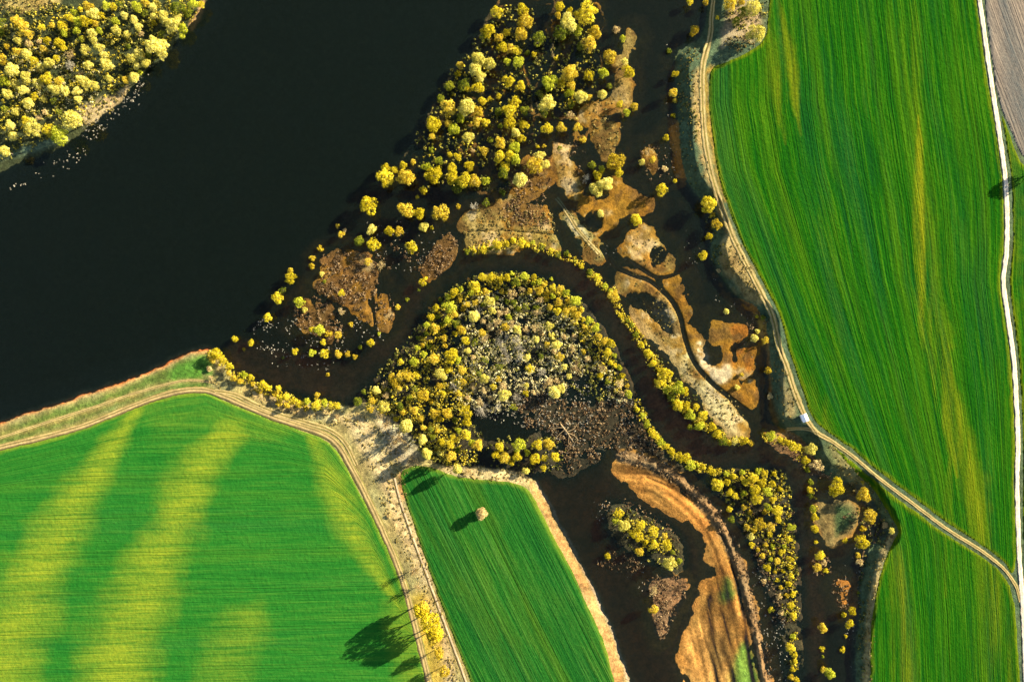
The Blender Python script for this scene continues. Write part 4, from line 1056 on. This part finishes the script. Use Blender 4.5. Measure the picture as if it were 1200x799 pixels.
tuft_batch('pale_reeds', [
    ("300,378 345,372 400,384 420,420 390,412 340,420 300,408", 5.5, .42, 6, 1.0),
    ("400,362 440,380 450,400 420,400", 5, .45, 6, 1.0),
    ("95,150 130,128 160,100 172,98 150,128 125,150 105,168 96,162", 12, .42, 7, .9),
    ("0,226 30,205 65,180 100,172 96,192 60,212 10,228", 3.2, .45, 7, .9),
    ("140,115 170,85 195,70 205,80 175,108 155,130", 1.0, .34, 6, .9),
    ("430,262 500,262 520,300 470,320 440,300", 2.6, .45, 6, 1.0),
    ("318,428 360,420 400,430 380,438", 2.0, .4, 6, .8),
    ("540,380 640,380 690,440 690,520 620,500 560,490 540,440", 7.0, .5, 7, 1.2),
    ("605,455 690,465 740,470 775,530 800,552 755,536 700,540 640,552 620,510", 3.0, .5, 7, 1.1),
    ("770,45 790,60 800,130 785,240 770,240 780,120", .9, .35, 6, .9),
    ("800,260 850,330 880,400 895,480 860,380 810,330", 1.1, .35, 6, .9),
    ("680,590 705,586 725,600 700,615", 3, .4, 6, .9),
    ("715,665 760,660 770,690 750,700", 1.5, .35, 6, .9),
    ("880,660 905,660 925,735 900,735", 4, .45, 6, 1.0),
    ("890,740 918,740 922,799 905,799", 4, .45, 6, 1.0),
    ("700,285 740,290 725,315 705,310", 3, .35, 6, .9),
    ("990,640 1010,640 1005,760 995,780", 2.2, .4, 6, .9),
    ("690,470 740,460 765,505 740,520", 4, .45, 7, 1.0),
], mr, 'pale reed tufts scattered in the shallow water', 'reeds', 22, .30, .6)
tuft_batch('dry_grass', [
    ("545,258 575,244 600,240 645,250 652,284 620,284 570,292 548,292", 12, .5, 7, .8),
    ("845,285 870,290 892,345 884,352 862,338 846,312", 11, .5, 7, .9),
    ("800,420 830,446 868,478 868,506 842,490 810,452", 9, .45, 7, .7),
    ("735,318 770,335 795,375 785,400 760,385 750,352", 5, .4, 7, .6),
    ("736,285 756,270 785,298 780,318 760,318", 5, .4, 7, .6),
    ("415,482 450,500 480,545 475,590 500,660 530,760 540,799 520,799 490,690 450,600 430,540", 9, .5, 7, .8),
    ("500,540 560,545 615,556 610,564 540,558", 10, .5, 7, .8),
    ("250,440 330,466 400,480 410,500 330,484 260,456", 9, .5, 7, .8),
    ("92,130 130,112 152,98 148,112 125,135 105,148", 14, .5, 7, .9),
    ("690,130 730,95 736,120 720,180 705,180", 7, .45, 7, .7),
    ("970,515 1015,560 1045,615 1030,610 990,560", 8, .5, 7, .8),
    ("795,70 822,60 822,120 832,200 815,210 798,180", 5, .5, 7, .8),
    ("904,400 920,430 938,480 920,495 908,470", 7, .5, 7, .8),
    ("1046,626 1028,690 1020,799 1008,799 1014,700 1030,640", 8, .5, 7, .8),
    ("846,55 866,40 885,50 870,62", 14, .6, 7, .8),
    ("660,245 690,265 704,300 690,300", 6, .4, 7, .6),
    ("0,0 70,0 60,14 10,14", 14, .6, 7, .9),
], mg, 'dry straw coloured grass tufts on banks and tan flats', 'grass', 23)
tuft_batch('undergrowth', [
    ("0,8 230,0 200,55 160,90 130,115 90,140 40,175 0,190", 9, .9, 9, 1.3),
    ("500,130 560,40 620,0 640,60 620,200 560,225 480,205", 4, .7, 9, 1.0),
    ("630,40 700,40 690,130 640,135", 5, .7, 9, 1.2),
    ("430,462 490,380 550,325 640,325 700,380 735,450 700,470 640,440 560,450 530,520 500,540 450,490", 10, .75, 9, 1.3),
    ("835,560 915,552 930,620 935,720 915,720 890,640 860,600", 9, .75, 9, 1.2),
    ("500,505 560,500 560,545 510,540", 8, .7, 9, 1.2),
    ("575,515 655,515 655,550 580,548", 6, .6, 9, 1.0),
    ("712,597 760,605 795,640 790,668 740,645", 7, .6, 9, 1.0),
    ("745,395 800,440 850,505 885,515 860,525 800,490 760,430", 7, .6, 8, 1.0),
    ("742,470 800,535 830,552 800,548 755,500", 6, .6, 8, 1.0),
    ("800,200 830,235 850,300 835,315 828,260", 6, .6, 8, 1.0),
    ("1010,575 1045,620 1020,650 1012,799 1004,799 1008,680", 7, .6, 8, 1.0),
    ("796,75 814,70 816,190 800,190", 5, .5, 8, .9),
    ("850,8 895,0 895,30 860,35", 8, .8, 9, 1.2),
], md, 'dark olive undergrowth beneath the flooded trees', 'undergrowth', 24)

ms = m_leaf('scrub_leaves', (.13, .10, .010), (.46, .36, .025), (.80, .68, .10), .3)
tuft_batch('golden_scrub', [
    ("548,295 567,292 582,287 601,283 618,286 640,291 656,299 674,306 692,320 710,336 722,352 728,368 738,378 748,395 760,412 778,440 795,470 812,488 832,502 850,514 866,518", 20, .75, 10, 1.3, 5),
    ("744,472 753,487 764,505 776,520 790,531 806,542 826,549 848,556 870,556 892,558", 22, .75, 10, 1.3, 5),
    ("250,416 270,436 300,452 330,466 360,474 392,478", 22, .75, 10, 1.3, 6),
    ("898,512 920,519 936,530 948,550", 18, .7, 10, 1.3, 5),
    ("951,568 954,600 955,622", 14, .6, 10, 1.2, 4),
    ("930,742 928,760 931,780 930,800", 20, .7, 10, 1.3, 4),
    ("486,420 500,380 530,345 570,325 610,322 645,333 680,358 702,388 725,430 738,466 712,450 690,415 660,372 620,348 575,345 540,362 520,400 500,430", 16, .8, 10, 1.3),
    ("425,472 470,432 510,420 560,440 540,500 560,540 510,540 470,490 440,485", 15, .8, 10, 1.3),
    ("836,560 880,553 916,556 930,620 935,720 918,715 895,650 868,605", 8, .7, 10, 1.2),
    ("0,30 120,0 235,0 200,55 160,90 130,115 90,140 30,170 0,160", 5, .8, 11, 1.4),
    ("500,140 540,70 590,10 615,10 620,90 610,190 560,215 500,205", 2.5, .7, 10, 1.2),
    ("640,70 690,70 690,125 640,130", 3, .8, 10, 1.3),
    ("718,602 750,610 790,640 775,650 740,635", 12, .7, 10, 1.2),
], ms, 'fine golden scrub filling the gaps between trees and along banks', 'scrub', 31, .3)
mw = m_leaf('pale_twigs', (.12, .10, .035), (.52, .45, .19), (.88, .82, .46), .2)
tuft_batch('pale_scrub', [
    ("545,352 575,340 615,345 650,362 680,385 692,420 672,450 640,462 600,462 570,450 545,425 535,385", 13, .85, 12, 1.4),
    ("520,435 560,445 600,470 580,485 540,470", 14, .8, 10, 1.3),
    ("20,40 70,60 120,90 100,130 40,140 10,100", 5, .9, 11, 1.4),
    ("690,420 725,440 735,470 715,465", 14, .8, 10, 1.2),
    ("410,490 445,478 480,505 470,530", 5, .8, 10, 1.2),
], mw, 'pale grey and cream bare scrub massed in the island centre', 'scrub', 32, .34, .55)

# ------------------------------------------------------------------ fallen tree, shed
def xyz(u, v, dz=0):
    z = max(float(ground(u, v)), 0) + dz
    return np.array([wx(u, z), wy(v, z), z])
mpale = m_plain('weathered_wood', (.26, .19, .10), .9, 1.5)
ft = bpy.data.objects.new('fallen_tree', None); C.objects.link(ft); ft.location = xyz(660, 504)
tag(ft, 'pale fallen tree with splayed bare limbs in the brown island marsh', 'fallen tree')
org = np.array(ft.location)
frng = np.random.default_rng(3)
def limb(pts, r0):
    q = [xyz(*p) - org for p in pts]
    return tube(q, np.linspace(r0, r0 * .3, len(q)), 6)
parts = [limb([(657, 497, .6), (665, 507, .9), (672, 518, .7)], .42)]
obj('trunk', fast_mesh('fallen_trunk', *merge(parts)), mpale, ft)
for pts in ([(662, 503, .9), (656, 508, .9), (651, 514, .5)], [(665, 507, .9), (673, 510, 1.2), (678, 516, .6)], [(663, 505, .9), (668, 498, 1.3), (664, 490, 1.6)],
            [(667, 510, .9), (666, 517, .8), (669, 524, .5)], [(660, 501, .9), (653, 501, 1.0), (647, 504, .6)], [(664, 506, 1.0), (672, 503, 1.5), (676, 498, 1.4)]):
    tw = [limb(pts, .2)]
    for k in range(6):
        f = frng.uniform(.4, 1); a = pts[1]; b = pts[2]
        m = tuple(a[i] * (1 - f) + b[i] * f for i in range(3))
        tw.append(limb([m, (m[0] + frng.uniform(-4, 4), m[1] + frng.uniform(-4, 4), m[2] + .2)], .09))
    obj('limb', fast_mesh('limb', *merge(tw)), mpale, ft)

sh = bpy.data.objects.new('shed', None); C.objects.link(sh)
sh.location = xyz(941, 489, -.1); sh.rotation_euler.z = R(22)
tag(sh, 'small white shed beside the track junction', 'shed')
white = m_plain('white_paint', (.74, .76, .78), .6, 2.0, .08, .05)
wall = m_plain('grey_board', (.45, .46, .48), .8, 4.0, .2)
dark = m_plain('door_paint', (.12, .14, .16), .7, 4.0, .15)
w2, l2, hw, hr = 1.25, 1.5, 2.3, 2.9
v = [(-w2, -l2, 0), (w2, -l2, 0), (w2, l2, 0), (-w2, l2, 0), (-w2, -l2, hw), (w2, -l2, hw), (w2, l2, hw), (-w2, l2, hw), (0, -l2, hr - .12), (0, l2, hr - .12)]
wm = bpy.data.meshes.new('shed_wall'); wm.from_pydata(v, [], [(0, 1, 5, 8, 4), (2, 3, 7, 9, 6), (1, 2, 6, 5), (3, 0, 4, 7)]); obj('wall', wm, wall, sh)
def roofbm(s):
    e = w2 + .25; le = l2 + .25
    a = [(0, -le, hr), (s * e, -le, hw - .05), (s * e, le, hw - .05), (0, le, hr)]
    b = [(x, y, z - .08) for x, y, z in a]
    m = bpy.data.meshes.new('roof_slope'); m.from_pydata(a + b, [], [(0, 1, 2, 3), (7, 6, 5, 4), (0, 4, 5, 1), (1, 5, 6, 2), (2, 6, 7, 3), (3, 7, 4, 0)]); return m
for s in (-1, 1): obj('roof', roofbm(s), white, sh)
obj('door', box_mesh('shed_door', w2 + .003, -.45, .02, w2 + .05, .45, 1.95), dark, sh)

# ------------------------------------------------------------------ light, sky, camera
SUN_EL = 24.5
sdir = Vector((.87, .49, 0)).normalized()
el = R(SUN_EL)
to_sun = Vector((sdir.x * math.cos(el), sdir.y * math.cos(el), math.sin(el)))
L = bpy.data.lights.new('sun', 'SUN'); L.energy = 5.0; L.angle = R(.5); L.color = (1.0, .87, .64)
lo = bpy.data.objects.new('sun', L); C.objects.link(lo); lo.rotation_euler = (-to_sun).to_track_quat('-Z', 'Y').to_euler(); lo.location = to_sun * 900
w = bpy.data.worlds.new('World'); SC.world = w; w.use_nodes = True
nt = w.node_tree
sky = nt.nodes.new('ShaderNodeTexSky'); sky.sky_type = 'NISHITA'; sky.sun_disc = False
sky.sun_elevation = el; sky.sun_rotation = math.atan2(sdir.x, sdir.y)
bg = nt.nodes['Background']; bg.inputs[1].default_value = .062
nt.links.new(sky.outputs[0], bg.inputs[0])

cam = bpy.data.cameras.new('camera'); cam.sensor_width = 36; cam.lens = 36 * CAM_H / (1200 * K); cam.clip_end = 9000; cam.clip_start = 1
co = bpy.data.objects.new('camera', cam); C.objects.link(co); co.location = (0, 0, CAM_H); co.rotation_euler = (0, 0, 0)
SC.camera = co
SC.view_settings.view_transform = 'Standard'; SC.view_settings.look = 'None'; SC.view_settings.gamma = 1
SC.view_settings.exposure = 1.95
SC.cycles.transparent_max_bounces = 12; SC.cycles.max_bounces = 6
